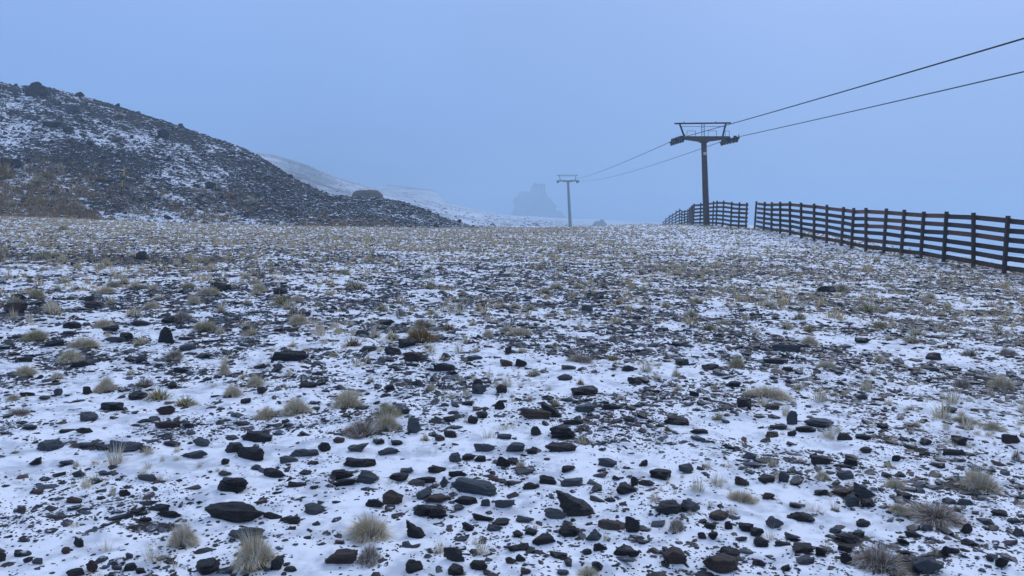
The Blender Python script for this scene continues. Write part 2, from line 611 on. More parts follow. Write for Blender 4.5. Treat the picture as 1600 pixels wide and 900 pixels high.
TUF = {
'L': (0, 600, 3.0, """
1085 40 95 60 p
1240 140 125 65 p
1378 110 150 85 p
845 715 110 130 p straw tuft|straw coloured tuft on a dark soil patch at the lower left
1180 805 240 185 p big pale tussock|biggest pale frosted tussock at the bottom edge
715 790 90 160 s reddish stalks|thin reddish grass stalks standing at the bottom left
490 750 80 100 s
480 20 90 50 p
340 650 70 70 s
450 880 80 50 s
810 840 60 70 s
75 130 120 40 k
50 62 80 30 p
65 315 50 20 p
"""),
'M': (500, 600, 3.0, """
120 75 150 95 p round frosted tussock|round frosted tussock with a dark skirt at left centre
305 125 150 90 y
300 185 155 100 p
190 215 170 85 k heathery mound|dark pinkish heather mound joined to pale grass at left centre
230 680 240 130 p wide frosted clump|wide frosted grass clump above the rust red rock
225 805 130 110 k
790 225 100 75 s
1105 88 60 55 o
1235 250 90 90 s
945 375 60 65 p
870 195 130 60 s
515 15 70 35 p
490 250 50 45 p
985 65 40 35 p
1415 62 40 35 p
680 160 50 60 s
1260 885 110 50 p
815 810 40 40 s
330 465 90 40 s
610 50 80 50 s
520 320 90 30 s
"""),
'R': (1000, 600, 2.667, """
430 470 100 60 p
160 590 80 70 k
550 620 60 90 s
780 665 60 80 s
1020 730 230 120 k big brown bush|big brown grassy bush at the bottom right
1450 410 180 110 p large dry clump|large dry clump beside dark soil on the right
1260 545 230 75 k pinkish frosted mat|low wide pinkish frosted plant mat at the lower right
1095 525 100 50 p
375 330 60 60 s
285 330 60 80 s
555 328 60 45 p
330 135 60 40 y
545 38 150 50 p
450 38 60 40 p
740 520 80 60 s
820 505 60 60 s
1070 415 70 50 p
770 380 70 45 p
1240 690 60 60 s
1045 335 60 35 p
1160 165 60 35 p
1095 135 40 30 p
1360 150 100 28 y
1485 175 80 45 p
1575 300 50 60 k
115 185 40 30 o
160 15 50 35 p
310 10 50 30 p
815 40 60 30 p
1130 98 40 30 p
"""),
'A': (0, 340, 3.2, """
210 178 70 50 y
440 155 50 40 p
165 383 90 55 y
245 445 110 50 p
550 335 80 38 y
275 350 60 36 p
515 368 90 40 p
545 415 70 50 p
760 350 75 50 p
935 340 90 38 y
1035 370 95 55 p
1015 212 60 38 y
960 415 80 60 p
1290 355 80 50 p
1100 450 70 60 p
500 530 140 50 p
1010 545 130 60 y
160 590 140 75 y olive tussock|dense olive tussock near the left edge of the slope
405 630 120 60 p
335 700 160 80 p
105 765 130 60 p
520 835 90 80 p
860 690 110 60 k
1115 755 80 80 p
1265 820 110 65 p
1160 865 100 60 p
1460 635 60 35 p
1480 515 160 60 p
1480 405 90 40 p
275 790 70 50 p
310 50 60 35 y
1210 790 50 30 p
750 440 100 40 p
905 495 110 60 k
15 165 35 40 y
380 240 60 30 p
520 215 60 30 p
"""),
'B': (500, 340, 3.2, """
510 590 150 90 o big rusty bush|big rusty orange bush in the middle of the slope
510 530 110 50 k
400 470 70 60 k
1070 775 75 55 y
1185 645 55 65 s
1000 570 120 50 p
840 580 80 50 p
1305 820 50 45 o
1310 705 150 50 k
550 845 60 45 p
250 810 50 40 p
240 710 40 60 k
780 660 60 35 p
660 870 60 60 s
1470 600 70 40 k
140 880 150 40 p
270 575 70 70 p
1285 600 50 40 p
430 860 40 40 s
560 470 50 30 y
1040 335 50 30 p
765 525 60 40 p
"""),
'C': (1000, 340, 2.667, """
415 605 80 60 y
155 645 60 50 p
720 515 90 45 p
785 610 70 35 p
1140 510 60 40 y
1390 560 60 45 k
1350 690 70 50 k
1520 690 80 60 p
1550 560 80 40 k
705 465 60 35 o
365 465 50 30 y
665 700 60 40 p
75 665 50 40 p
980 640 50 40 p
1000 585 60 45 p
"""),
}
# bare dark soil: photo x, y, half width, half height
SOIL = [(243,825,55,12,1),(78,807,24,11,1),(150,697,45,10,.8),(68,697,24,9,.8),(673,800,34,14,1),(515,797,60,8,.6),
        (1340,775,22,14,.8),(1495,757,25,12,1),(1330,841,30,12,.8),(1400,880,60,14,.9),(655,768,40,12,.6),(540,745,50,12,.7),
        (180,405,60,6,1.2),(270,408,40,5,1),(340,407,60,5,.8),(60,402,60,6,.7),(650,535,30,8,.5),(560,675,40,6,.9),(400,845,30,8,.5),
        (1160,700,30,9,.7),(1125,790,25,9,.6),(740,732,45,10,.6),(890,690,40,8,.7),(1060,795,30,8,.7),(720,838,40,8,.4)]
def parse(tab):
    out = []
    for k, (ox, oy, s, txt) in tab.items():
        for ln in txt.strip().splitlines():
            w = ln.split(' ', 5); x, y, ww, hh = map(float, w[:4])
            lab = w[5].split('|') if len(w) > 5 else None
            out.append(dict(x=ox + x / s, y=oy + y / s, w=ww / s, h=hh / s, k=w[4], short=lab[0] if lab else None, lab=lab[1] if lab else None))
    return out
ROCKS = parse(PAN); TUFTS = parse(TUF)
for d in ROCKS + TUFTS: d['p'] = hit(d['x'], d['y'] + d['h'] * .38)
ROCKS = [d for d in ROCKS if d['p'] is not None]; TUFTS = [d for d in TUFTS if d['p'] is not None]

# ---------- where snow has gone, how grassy it is ----------
def screen(x, y, z):
    dep = y * CT - (z - 1.6) * ST; dep = np.maximum(dep, .2)
    return 800 + F * x / dep, 450 - F * (y * ST + (z - 1.6) * CT) / dep
def cover(x, y):
    """bare soil level and grass level of a spot on the plateau"""
    big = fbm(x * .12, y * .12, 3, 40); med = fbm(x * .5, y * .5, 3, 50)
    bare = .37 - .07 * sstep(7, 16, y) - .10 * sstep(28, 50, y) + .45 * big + .5 * med
    # a darker belt that crosses from the centre to the right, and a paler one on the right-hand rise
    c = np.exp(-((y - (21 - .15 * x)) / 9.0) ** 2) * sstep(-2, 5, x)
    bare = bare + .10 * c
    bare = bare - .18 * sstep(5, 9, x) * sstep(26, 34, y)
    bare = bare + .22 * np.exp(-((x - 17.2) / 1.1) ** 2) * sstep(20, 26, y)
    grass = .27 + .20 * sstep(8, 20, y) + .5 * fbm(x * .2 + 3, y * .2, 3, 60) + .50 * sstep(20, 42, y) * sstep(9, -2, x - 2) + .15 * c
    grass = grass + .25 * np.exp(-((x - 17.2) / 1.2) ** 2) * sstep(20, 26, y) - .15 * sstep(8, 4, y)
    bare = bare + .04 * sstep(30, 48, y) * sstep(9, -2, x)
    return bare, grass
# ---------- ground sheet ----------
def build_ground():
    az_f = np.arange(-.78, .78, .0023); az_c = np.linspace(.78, 2 * math.pi - .78, 70)
    az = np.r_[az_f, az_c[:-1]]; na = len(az)
    r = [.4]
    while r[-1] < 900:
        q = r[-1]; r.append(q + (max(.0062 * q, .012) if q < 90 else .05 * q))
    r = np.array(r); nr = len(r)
    A, R = np.meshgrid(az, r); X = R * np.sin(A); Y = R * np.cos(A); Z = gz(X, Y)
    bare, grass = cover(X, Y)
    sx, sy = screen(X, Y, Z)
    front = (Y > 1)
    for (x, y, w, h, s) in SOIL: bare = bare + front * s * .5 * (.7 + 1.6 * fbm(X * 3, Y * 3, 3, 99)) * np.exp(-(((sx - x) / w) ** 2 + ((sy - y) / h) ** 2) ** 1.3)
    for d in ROCKS + TUFTS:                   # thin snow round the stones, small hollows
        p = d['p']; rad = d['w'] / F * p[1] * .62
        m = (np.abs(X - p[0]) < 3 * rad) & (np.abs(Y - p[1]) < 3 * rad)
        if m.any():
            g = np.exp(-(((X[m] - p[0]) ** 2 + (Y[m] - p[1] - rad * .4) ** 2) / rad ** 2) ** 1.5)
            bare[m] += .22 * g
    V = np.stack([X, Y, Z], -1).reshape(-1, 3)
    V = np.vstack([V, [[0, 0, float(gz(0., 0.))]]])
    i = np.arange(nr - 1)[:, None] * na; j = np.arange(na)[None, :]; j2 = (j + 1) % na
    Q = np.stack([i + j, i + na + j, i + na + j2, i + j2], -1).reshape(-1, 4)
    Q = Q[:, ::-1]
    me = mesh_np('ground', V, Q, True)
    attr(me, 'bare', np.r_[bare.ravel(), .3]); attr(me, 'grass', np.r_[grass.ravel(), .2])
    tag(link('ground', me, M_ground), kind='structure')
build_ground()

# ---------- hills: base line and crest line, each at its own distance ----------
def build_hill(name, crest, base, mat, nu, nt, amp, prof=1.15, seed=0, back=1.5, bare_f=None):
    """crest / base: lists of (px, py, Y)"""
    cx = [c[0] for c in crest]; u = np.linspace(cx[0], cx[-1], nu)
    cp = np.array([at(*c) for c in crest]); bp = np.array([at(*c) for c in base]); bx = [c[0] for c in base]
    def itp(xs, P): return np.stack([np.interp(u, xs, P[:, k]) for k in range(3)], -1)
    C = itp(cx, cp); B = itp(bx, bp)
    # smooth the crest a little
    for k in range(3): C[:, k] = np.convolve(np.pad(C[:, k], 6, mode='edge'), np.ones(13) / 13, 'valid')
    t = np.linspace(-.06, back, nt)[:, None]
    X = B[None, :, 0] + (C - B)[None, :, 0] * t; Y = B[None, :, 1] + (C - B)[None, :, 1] * t
    tt = np.clip(t, -.06, None)
    f = np.where(tt <= 1, np.sign(tt) * np.abs(tt) ** prof, 1 + (tt - 1) * .35 - 1.2 * (tt - 1) ** 2 * (1))
    # round the crest over so that it is the skyline
    f = np.where(tt > 1, 1 - .9 * (tt - 1) ** 1.3, f)
    Z = B[None, :, 2] + (C - B)[None, :, 2] * f
    env = sstep(-.02, .12, t) * (1 - .35 * sstep(.9, 1.0, t))
    s = 1.0 / (amp * 6)
    n = fbm(X * s * .5 + seed, Y * s * .5, 5, seed, .6) + .6 * np.abs(fbm(X * s * 2.2, Y * s * 2.2, 3, seed + 9))
    Z = Z + amp * env * n * 1.3
    Z = np.where(tt < 0, Z - .5 * (-tt) * 10, Z)
    me = mesh_np(name, np.stack([X, Y, Z], -1).reshape(-1, 3),
                 np.stack([(np.arange(nt - 1)[:, None] * nu + np.arange(nu - 1)[None, :]) + k for k in (0, 1, nu + 1, nu)], -1).reshape(-1, 4), True)
    T = np.repeat(t, nu, 1); UU = np.repeat(u[None, :], nt, 0)
    b, g = bare_f(UU, T, X, Y)
    attr(me, 'bare', b.ravel()); attr(me, 'grass', g.ravel())
    tag(link(name, me, mat), kind='structure')
    return dict(u=u, X=X, Y=Y, Z=Z, t=t[:, 0], bare=b)
CR = [(-420,60,105),(-200,100,98),(0,128,92),(26,134.5,92),(43,132.5,92),(75,136,92),(115,146,92),(144,155,92),(185,166,92),(231,181,91),(277,195,90),(318,210,90),
      (370,228,88),(400,240,86),(420,253,85),(442,267.5,84),(470,283,83),(508,301,82),(527,305.5,82),(551,308,82),(594,309,82),(632,316,81),(665,329,80),(696,343.5,79),(736,354,78),(770,362,77)]
BS = [(-420,330,44),(0,343,51),(200,350,54),(400,356,58),(500,358,61),(600,359,64),(720,362,69),(770,364,70)]
def bf1(U, T, X, Y):
    b = .54 + .3 * np.exp(-((U - 150) / 90) ** 2 - ((T - .42 ) / .13) ** 2) + .10 * sstep(330, 480, U) - .03 * np.exp(-((T - .62) / .2) ** 2) * sstep(350, 150, U) \
        - .18 * np.exp(-((T - .05) / .05) ** 2) * sstep(100, 200, U) + .36 * fbm(X * .1, Y * .1, 3, 77) + .12 * np.exp(-((U - 430) / 120) ** 2 - ((T - .35) / .25) ** 2)
    g = .10 + .32 * np.exp(-(T / .3) ** 2) * sstep(160, 40, U) + .2 * np.exp(-((T - .15) / .2) ** 2) + .6 * fbm(X * .15, Y * .15, 3, 88)
    return b, g
H1 = build_hill('hill', CR, BS, M_scree, 900, 420, .30, 1.12, 3, 1.6, bf1)
CR2 = [(250,215,616),(394,237,604),(425,241,604),(451,248.5,604),(484,259,610),(506,269,616),(522,275,618),(546,283,627),(570,290,634),(620,303,652),(700,322,675),(780,336,699),(880,348,722),(980,357,747),(1050,364,758)]
BS2 = [(250,356,169),(600,362,175),(900,364,195),(1050,368,208)]
def bf2(U, T, X, Y):
    return .5 + .6 * fbm(X * .04, Y * .04, 4, 31) + .15 * np.exp(-((U - 480) / 50) ** 2) - .1 * sstep(600, 750, U), .25 + .5 * fbm(X * .05, Y * .05, 3, 32)
H2 = build_hill('far_hill', CR2, BS2, M_far, 500, 200, .9, 1.05, 13, 1.5, bf2)
CR3 = [(560,300,968),(600,291,956),(640,292,956),(668,295,956),(684,301,952),(692,314,945),(740,326,945),(800,338,945)]
BS3 = [(560,335,435),(700,345,435),(800,350,435)]
H3 = build_hill('far_bluff', CR3, BS3, M_far, 200, 90, .7, 1.0, 23, 1.4, bf2)

# ---------- stone templates ----------
def hull_np(kind, seed, n=18):
    rr = random.Random(seed); bm = bmesh.new()
    if kind == 'p':                              # a split wedge: sharp tip up at one end, long sloping back
        for x, y, z in ((-1,0,1),(-.92,.2,.8),(-.75,-.5,-.35),(-.6,.6,-.5),(-.25,-.55,.5),(-.2,.45,.55),(.45,-.5,-.05),(.4,.5,.1),(1,.1,-.6),(.95,-.45,-.75),(.8,.5,-.7),(-.5,-.6,-1),(.7,-.7,-1),(.6,.6,-1),(-.5,.6,-1)):
            bm.verts.new((x + rr.uniform(-.1, .1), y + rr.uniform(-.1, .1), z + rr.uniform(-.08, .08)))
        n = 0
    if kind in 'ut': n = 26
    for i in range(n):
        z = rr.uniform(-1, 1); a = rr.uniform(0, 2 * math.pi); q = math.sqrt(1 - z * z)
        x, y = q * math.cos(a), q * math.sin(a)
        e = .82
        x = math.copysign(abs(x) ** e, x); y = math.copysign(abs(y) ** e, y); z = math.copysign(abs(z) ** .7, z)
        k = rr.uniform(.68, 1)
        if kind in 'ut': s = 1 - (.62 if kind == 'u' else .9) * max(z, 0) ** (1.5 if kind == 'u' else .8); x *= s; y *= s
        if kind == 's': z *= .35 + .65 * (.5 - .5 * x)                      # falls away to the right
        if kind == 'q': y *= .5
        if kind == 'f': z *= .85
        bm.verts.new((x * k, y * k, z * k))
    r = bmesh.ops.convex_hull(bm, input=bm.verts)
    bmesh.ops.delete(bm, geom=[v for v in bm.verts if not v.link_faces], context='VERTS')
    return bm
def tri_np(bm):
    bmesh.ops.triangulate(bm, faces=bm.faces); bm.verts.ensure_lookup_table()
    bm.verts.index_update()
    V = np.array([v.co[:] for v in bm.verts]); Fc = np.array([[v.index for v in f.verts] for f in bm.faces]); bm.free()
    V -= (V.max(0) + V.min(0)) / 2; V /= np.maximum(V.max(0) - V.min(0), 1e-6)
    return V, Fc
TPL = [tri_np(hull_np('fsrfu'[i % 5], 100 + i, 11 + i % 5)) for i in range(22)]
def rock_mesh(kind, seed, fine=2):
    bm = hull_np(kind, seed, 15 if kind in 'pu' else 19)
    bmesh.ops.dissolve_limit(bm, angle_limit=.22, verts=bm.verts, edges=bm.edges)
    bmesh.ops.bevel(bm, geom=list(bm.edges), offset=.03 if kind != 'r' else .06, segments=1, affect='EDGES', profile=.6)
    bmesh.ops.triangulate(bm, faces=bm.faces)
    for _ in range(fine):
        bmesh.ops.subdivide_edges(bm, edges=[e for e in bm.edges if e.calc_length() > .2], cuts=1, use_grid_fill=False)
        bmesh.ops.triangulate(bm, faces=bm.faces)
    off = Vector((seed * 3.1 % 50, seed * 1.7 % 50, 0)); bm.normal_update()
    for v in bm.verts:
        q = v.co.copy(); q.z *= 2.2
        d = mnoise.fractal(q * 1.9 + off, .8, 2.2, 5) * .10
        # bedding planes of slate: ledges along z
        d += .035 * (math.floor((v.co.z + .15 * mnoise.noise(q * 1.3 + off)) * 6) % 2)
        v.co += v.normal * d
    mn = Vector([min(v.co[i] for v in bm.verts) for i in range(3)]); mx = Vector([max(v.co[i] for v in bm.verts) for i in range(3)])
    for v in bm.verts:
        for i in range(3): v.co[i] = (v.co[i] - (mn[i] + mx[i]) / 2) / (mx[i] - mn[i])
    me = bpy.data.meshes.new('rock'); bm.to_mesh(me); bm.free()
    return me

# ---------- the single stones ----------
RK_OBJ = []
for i, d in enumerate(sorted(ROCKS, key=lambda d: -d['w'] * d['h'])[:300]):
    k = d['k'][0]; c = d['k'][1:] or ''
    p = d['p']; Y = p[1]; m = Y * 1.02 / F
    W = d['w'] * m; hm = d['h'] * m
    el = math.atan2(1.6 - p[2], Y); sa, ca = math.sin(el), math.cos(el)
    D = W * {'f': .75, 'r': .8, 'u': .7, 's': .65, 'p': .55}[k]
    H = (hm - D * sa * .8) / ca
    lo = {'f': .26, 'r': .42, 'u': .9, 's': .36, 'p': .45}[k] * W
    if H < lo: H = lo; D = max((hm - H * ca) / (sa * .8), .38 * W)
    H = min(H, 1.5 * W)
    sink = .26 if k != 'u' else .15
    Ht = H / (1 - sink)
    me = rock_mesh(k, 500 + i * 7, 3 if d['w'] > 22 else 2 if d['w'] > 14 else 1)
    if c == 'c': mt = M_grey
    elif c == 'b': mt = M_rust
    else: mt = M_slate
    me.materials.append(mt)
    o = link('rock', me)
    yaw = random.uniform(-.25, .25) + (math.pi if (k in 'rf' and random.random() < .5) else 0)
    o.scale = (W * 1.04, D, Ht)
    o.rotation_euler = (random.uniform(-.06, .06), random.uniform(-.07, .07) + (.10 if k == 'p' else 0), yaw)
    gx, gy = p[0], p[1] + D * .42
    gzz = float(gz(gx, gy))
    o.location = (gx, gy, gzz + H * .5 - Ht * sink * .5)
    d['o'] = o; d['W'] = W; RK_OBJ.append(d)

# ---------- tufts ----------
def blades_np(n, spread, h0, bw, seed, stalk=False, base_r=.42):
    g = np.random.default_rng(seed)
    a = g.uniform(0, 2 * np.pi, n); q = np.sqrt(g.uniform(0, 1, n))
    m = 7 if not stalk else 4; ci = g.integers(0, m, n)            # ragged: several crowns with their own height and lean
    ca, cr = g.uniform(0, 2 * np.pi, m), base_r * .62 * np.sqrt(g.uniform(0, 1, m)); ch = g.uniform(.55, 1.0, m); cs = g.uniform(.35, .6, m)
    bx = (cr * np.cos(ca))[ci] + base_r * cs[ci] * q * np.cos(a); by = (cr * np.sin(ca))[ci] + base_r * cs[ci] * q * np.sin(a)
    q = np.clip(np.hypot(bx, by) / base_r, 0, 1.1); a = np.arctan2(by, bx)
    tilt = spread * q ** .8 + g.normal(0, .2, n); a2 = a + g.normal(0, .35, n)
    L = h0 * g.uniform(.45, 1.0, n) * (1 - .2 * q) * ch[ci]
    if stalk: L = h0 * g.uniform(.3, 1, n) ** 1.5
    dx, dy = np.cos(a2) + .2, np.sin(a2) + .08
    dl = np.hypot(dx, dy) + 1e-3; dx, dy = dx / dl, dy / dl
    def pt(f, b):
        tl = np.clip(tilt * (1 + b * f), -1.5, 1.45)
        return np.stack([bx + dx * np.sin(tl) * L * f, by + dy * np.sin(tl) * L * f, np.cos(tl) * L * f], -1)
    p0, p1, p2 = pt(0, 0), pt(.55, .15), pt(1.0, .5)
    w = bw * g.uniform(.6, 1.3, n); wa = g.uniform(0, 2 * np.pi, n)
    wv = np.stack([np.cos(wa) * w, np.sin(wa) * w, 0 * w], -1) * .5
    V = np.stack([p0 - wv, p0 + wv, p1 + wv * .8, p1 - wv * .8, p2], 1).reshape(-1, 3)
    k = np.arange(n)[:, None] * 5
    T = np.concatenate([k + np.array([[0, 1, 2]]), k + np.array([[0, 2, 3]]), k + np.array([[3, 2, 4]])], 0)
    return V, T
def dome_np(seed, rad=.45, h=.32, amp=.16):
    bm = bmesh.new(); bmesh.ops.create_icosphere(bm, subdivisions=2, radius=1)
    for v in bm.verts:
        d = 1 + amp * mnoise.noise(v.co * 2.3 + Vector((seed, 0, 0))) * 2
        v.co = Vector((v.co.x * rad * d, v.co.y * rad * d, max(v.co.z, -.3) * h * d))
    return bm
def tmesh(V, T, mat, name): me = mesh_np(name, V, T, False); me.materials.append(mat); return me
def dmesh(seed, mat, **kw):
    bm = dome_np(seed, **kw); me = bpy.data.meshes.new('dead_leaf_mat'); bm.to_mesh(me); bm.free(); me.materials.append(mat); return me
TM = {}
def tuft_lib(k, big, v):
    key = (k, big, v)
    if key in TM: return TM[key]
    mat = {'p': M_pale, 'y': M_olive, 'o': M_orange, 'k': M_dark, 's': M_pale}[k]
    sd = hash(key[0]) % 1 + v * 13 + ord(k)
    if k == 's': bl = blades_np(90 if big else 45, .45, 1.0, .012 if big else .028, sd, True, .38)
    elif k == 'k': bl = blades_np(2600 if big else 300, 1.15, .62, .013 if big else .042, sd, False, .44)
    elif k == 'o': bl = blades_np(1500 if big else 260, 1.2, .62, .018 if big else .045, sd, False, .40)
    else: bl = blades_np(3200 if big else 300, 1.25, .6, .009 if big else .034, sd, False, .36)
    V, T = bl
    e = max(np.percentile(V[:, 0], 97) - np.percentile(V[:, 0], 3), 1e-6); V = V / e
    V[:, 2] /= max(np.percentile(V[:, 2], 99), 1e-6)          # 1 wide, 1 tall
    b = tmesh(V, T, mat, 'blades')
    dm = dmesh(sd, M_dead, rad=.31 if k != 's' else .14, h=.30 if k != 's' else .10)
    TM[key] = (b, dm); return TM[key]
TF_OBJ = []
def put_tuft(p, W, H, k, big, v):
    b, dm = tuft_lib(k, big, v)
    e = empty('heather_mound' if k == 'k' else 'grass_tuft', (p[0], p[1], float(gz(p[0], p[1])) - .008))
    e.rotation_euler = (0, 0, random.uniform(0, 6.28))
    # children carry the scale, so that the thing's own scale stays plain
    for nm, me, f in (('blades', b, 1), ('dead_leaf_mat', dm, 1.3)):
        c = link(nm, me, None, e); c.scale = (W * f, W * f, H)
    return e
for i, d in enumerate(TUFTS):
    p = d['p'].copy(); m = p[1] / F; W = d['w'] * m * .76; hm = d['h'] * m
    el = math.atan2(1.6 - p[2], p[1])
    H = max((hm - .35 * W * math.sin(el)) / math.cos(el), .25 * W) * .92
    p[1] += W * .32; p[2] = gz(p[0], p[1])
    d['o'] = put_tuft(p, W, H, d['k'][0], d['w'] > 24, i % 4); d['W'] = W; TF_OBJ.append(d)

# more tufts, further up the slope, each its own thing
occ = np.array([[d['p'][0], d['p'][1] + d['W'] * .3, d['W'] * .5] for d in RK_OBJ + TF_OBJ])
def free(x, y, r, f=.8):
    return ((occ[:, 0] - x) ** 2 + (occ[:, 1] - y) ** 2 > (occ[:, 2] + r) ** 2 * f).all()
cnt = 0; tries = 0
while cnt < 140 and tries < 8000:
    tries += 1
    px = random.uniform(-20, 1620); py = random.uniform(395, 640) ** 1.0
    if random.random() > (1.1 - (py - 395) / 330): continue
    p = hit(px, py)
    if p is None or p[0] > 16: continue
    W = random.uniform(.13, .32)
    if p[1] < 10: W *= .6
    if not free(p[0], p[1], W * .5): continue
    b_, g_ = cover(p[0], p[1])
    if g_ < .12 + random.random() * .2: continue
    k = random.choices('pyoks', [6, 3, .6, 1.6, 1.2])[0]
    H = W * random.uniform(.4, .75) * (1.5 if k == 's' else 1)
    o = put_tuft(p, W, H, k, False, random.randrange(4))
    d = dict(x=px, y=py, w=W / p[1] * F, h=H / p[1] * F, k=k, short=None, lab=None, p=p, o=o, W=W); TF_OBJ.append(d)
    occ = np.vstack([occ, [p[0], p[1], W * .5]]); cnt += 1

# ---------- the countless rest ----------
def scatter_tris(name, pos, scl, yaw, tpl_idx, tpls, mat, tiltx=None):
    Vs, Fs, off = [], [], 0
    tiltx = np.zeros(len(pos)) if tiltx is None else tiltx
    for ti, (tv, tf) in enumerate(tpls):
        m = tpl_idx == ti
        if not m.any(): continue
        P_, S_, A_, B_ = pos[m], scl[m], yaw[m], tiltx[m]
        v = tv[None] * S_[:, None, :]
        cb, sb = np.cos(B_)[:, None], np.sin(B_)[:, None]
        x = v[..., 0] * cb + v[..., 2] * sb; z = -v[..., 0] * sb + v[..., 2] * cb; y = v[..., 1]
        ca, sa = np.cos(A_)[:, None], np.sin(A_)[:, None]
        w = np.stack([x * ca - y * sa, x * sa + y * ca, z], -1) + P_[:, None, :]
        n = len(P_); k = len(tv)
        Vs.append(w.reshape(-1, 3)); Fs.append((tf[None] + (np.arange(n) * k)[:, None, None] + off).reshape(-1, 3)); off += n * k
    me = mesh_np(name, np.vstack(Vs), np.vstack(Fs), False); me.materials.append(mat)
    return link(name, me)
def sample_plateau(n_per, smin_f, smax, alpha, seed, dens):
    """world scatter, wedge in front of the camera; returns x, y, s"""
    g = np.random.default_rng(seed); out = []
    edges = np.exp(np.linspace(math.log(2.2), math.log(86), 40))
    for a, b in zip(edges[:-1], edges[1:]):
        ym = (a + b) / 2; hw = ym * .84 + .6; smin = smin_f(ym)
        n = int(n_per(ym, smin) * 2 * hw * (b - a))
        x = g.uniform(-hw, hw, n); y = g.uniform(a, b, n)
        s = smin * (1 - g.uniform(0, 1, n) * (1 - (smin / smax) ** alpha)) ** (-1 / alpha)
        keep = g.uniform(0, 1, n) < dens(x, y)
        out.append(np.stack([x[keep], y[keep], s[keep]], -1))
    return np.vstack(out)
def dens_rock(x, y):
    b, g = cover(x, y); z = gz(x, y); sx, sy = screen(x, y, z)
    cl = fbm(x * 1.3, y * 1.3, 3, 71) + .7 * fbm(x * 4.5, y * 4.5, 2, 72)
    d = .20 + .8 * (b + .07 * sstep(7, 16, y)) + 2.3 * cl * (.45 + .55 * sstep(40, 8, y))
    for (sx0, sy0, w, h, s) in SOIL: d = d + s * 1.3 * np.exp(-(((sx - sx0) / w) ** 2 + ((sy - sy0) / h) ** 2))
    return np.clip(d, .04, 1.6) / 1.6 * (x < 18.3)
nper = lambda Y, s: (980 + 800 * min(max((Y - 4) / 5, 0), 1)) * (.02 / s) ** 1.2 / (1 + (Y / 14) ** 1.7)
st = sample_plateau(nper, lambda Y: (.008 if Y < 5.5 else max(.012, Y * .0019)), .16, 1.85, 3, dens_rock)
ok = np.ones(len(st), bool)
near = st[:, 1] < 30
for ox, oy, orr in occ:
    ok &= ~(((st[:, 0] - ox) ** 2 + (st[:, 1] - oy) ** 2) < (orr * .75 + st[:, 2] * .3) ** 2)
st = st[ok]; n = len(st); g = np.random.default_rng(5)
st[:, 2] = np.where(st[:, 1] < 7, np.minimum(st[:, 2], .085), st[:, 2])
S = np.stack([st[:, 2] * g.uniform(.8, 1.7, n), st[:, 2] * g.uniform(.6, 1.1, n), st[:, 2] * g.uniform(.18, .52, n)], -1)
pos = np.stack([st[:, 0], st[:, 1], gz(st[:, 0], st[:, 1]) + S[:, 2] * .08], -1)
print('stones', n)
o = scatter_tris('slate_chips', pos, S, g.uniform(0, 6.28, n) , g.integers(0, len(TPL), n), TPL, M_peb, g.normal(0, .18, n))
tag(o, 'countless small dark slate chips strewn over the snow', 'stones', kind='stuff')

# small tufts far and near
def dens_tuft(x, y):
    b, g_ = cover(x, y); cl = fbm(x * .9, y * .9, 3, 171)
    return np.clip(-.08 + 1.1 * g_ + 1.6 * cl + .4 * sstep(24, 40, y) * sstep(10, 0, x), 0.0, 1) * (x < 18.3)
tp = sample_plateau(lambda Y, s: 56.0 * (.10 / s) ** 1.0 / (1 + (Y / 17) ** 1.4), lambda Y: max(.05, Y * .0026), .36, 2.2, 9, dens_tuft)
ok = np.ones(len(tp), bool)
for ox, oy, orr in occ: ok &= ~(((tp[:, 0] - ox) ** 2 + (tp[:, 1] - oy) ** 2) < (orr * .8 + tp[:, 2] * .3) ** 2)
tp = tp[ok]; n = len(tp); print('tufts', n)
def tuft_tpl(n_, spread, h, bw, sd, br):
    V, T = blades_np(n_, spread, h, bw, sd, False, br); V = V / (V[:, 0].max() - V[:, 0].min()); V[:, 2] /= np.percentile(V[:, 2], 98); return V, T
TT = [tuft_tpl(34, 1.2, .6, .06, 900 + i, .42) for i in range(8)]
TTn = [tuft_tpl(110, 1.1, .7, .02, 950 + i, .36) for i in range(5)]
for sel, tpls, dim in ((tp[:, 1] < 11, TTn, 0), (tp[:, 1] >= 11, TT, 1)):
    q = tp[sel]; n = len(q)
    S = np.stack([q[:, 2], q[:, 2], q[:, 2] * g.uniform(.3, .62, n)], -1)
    pos = np.stack([q[:, 0], q[:, 1], gz(q[:, 0], q[:, 1]) - .004], -1)
    if not dim: S[:, 2] *= 1.2
    o = scatter_tris('dry_grass', pos, S, g.uniform(0, 6.28, n), g.integers(0, len(tpls), n), tpls, M_farpl if dim else M_pale)
    tag(o, 'sparse dry mountain grass growing up the stony slope' if dim else 'tiny frosted grass blades poking through the nearest snow', 'grass', kind='stuff')

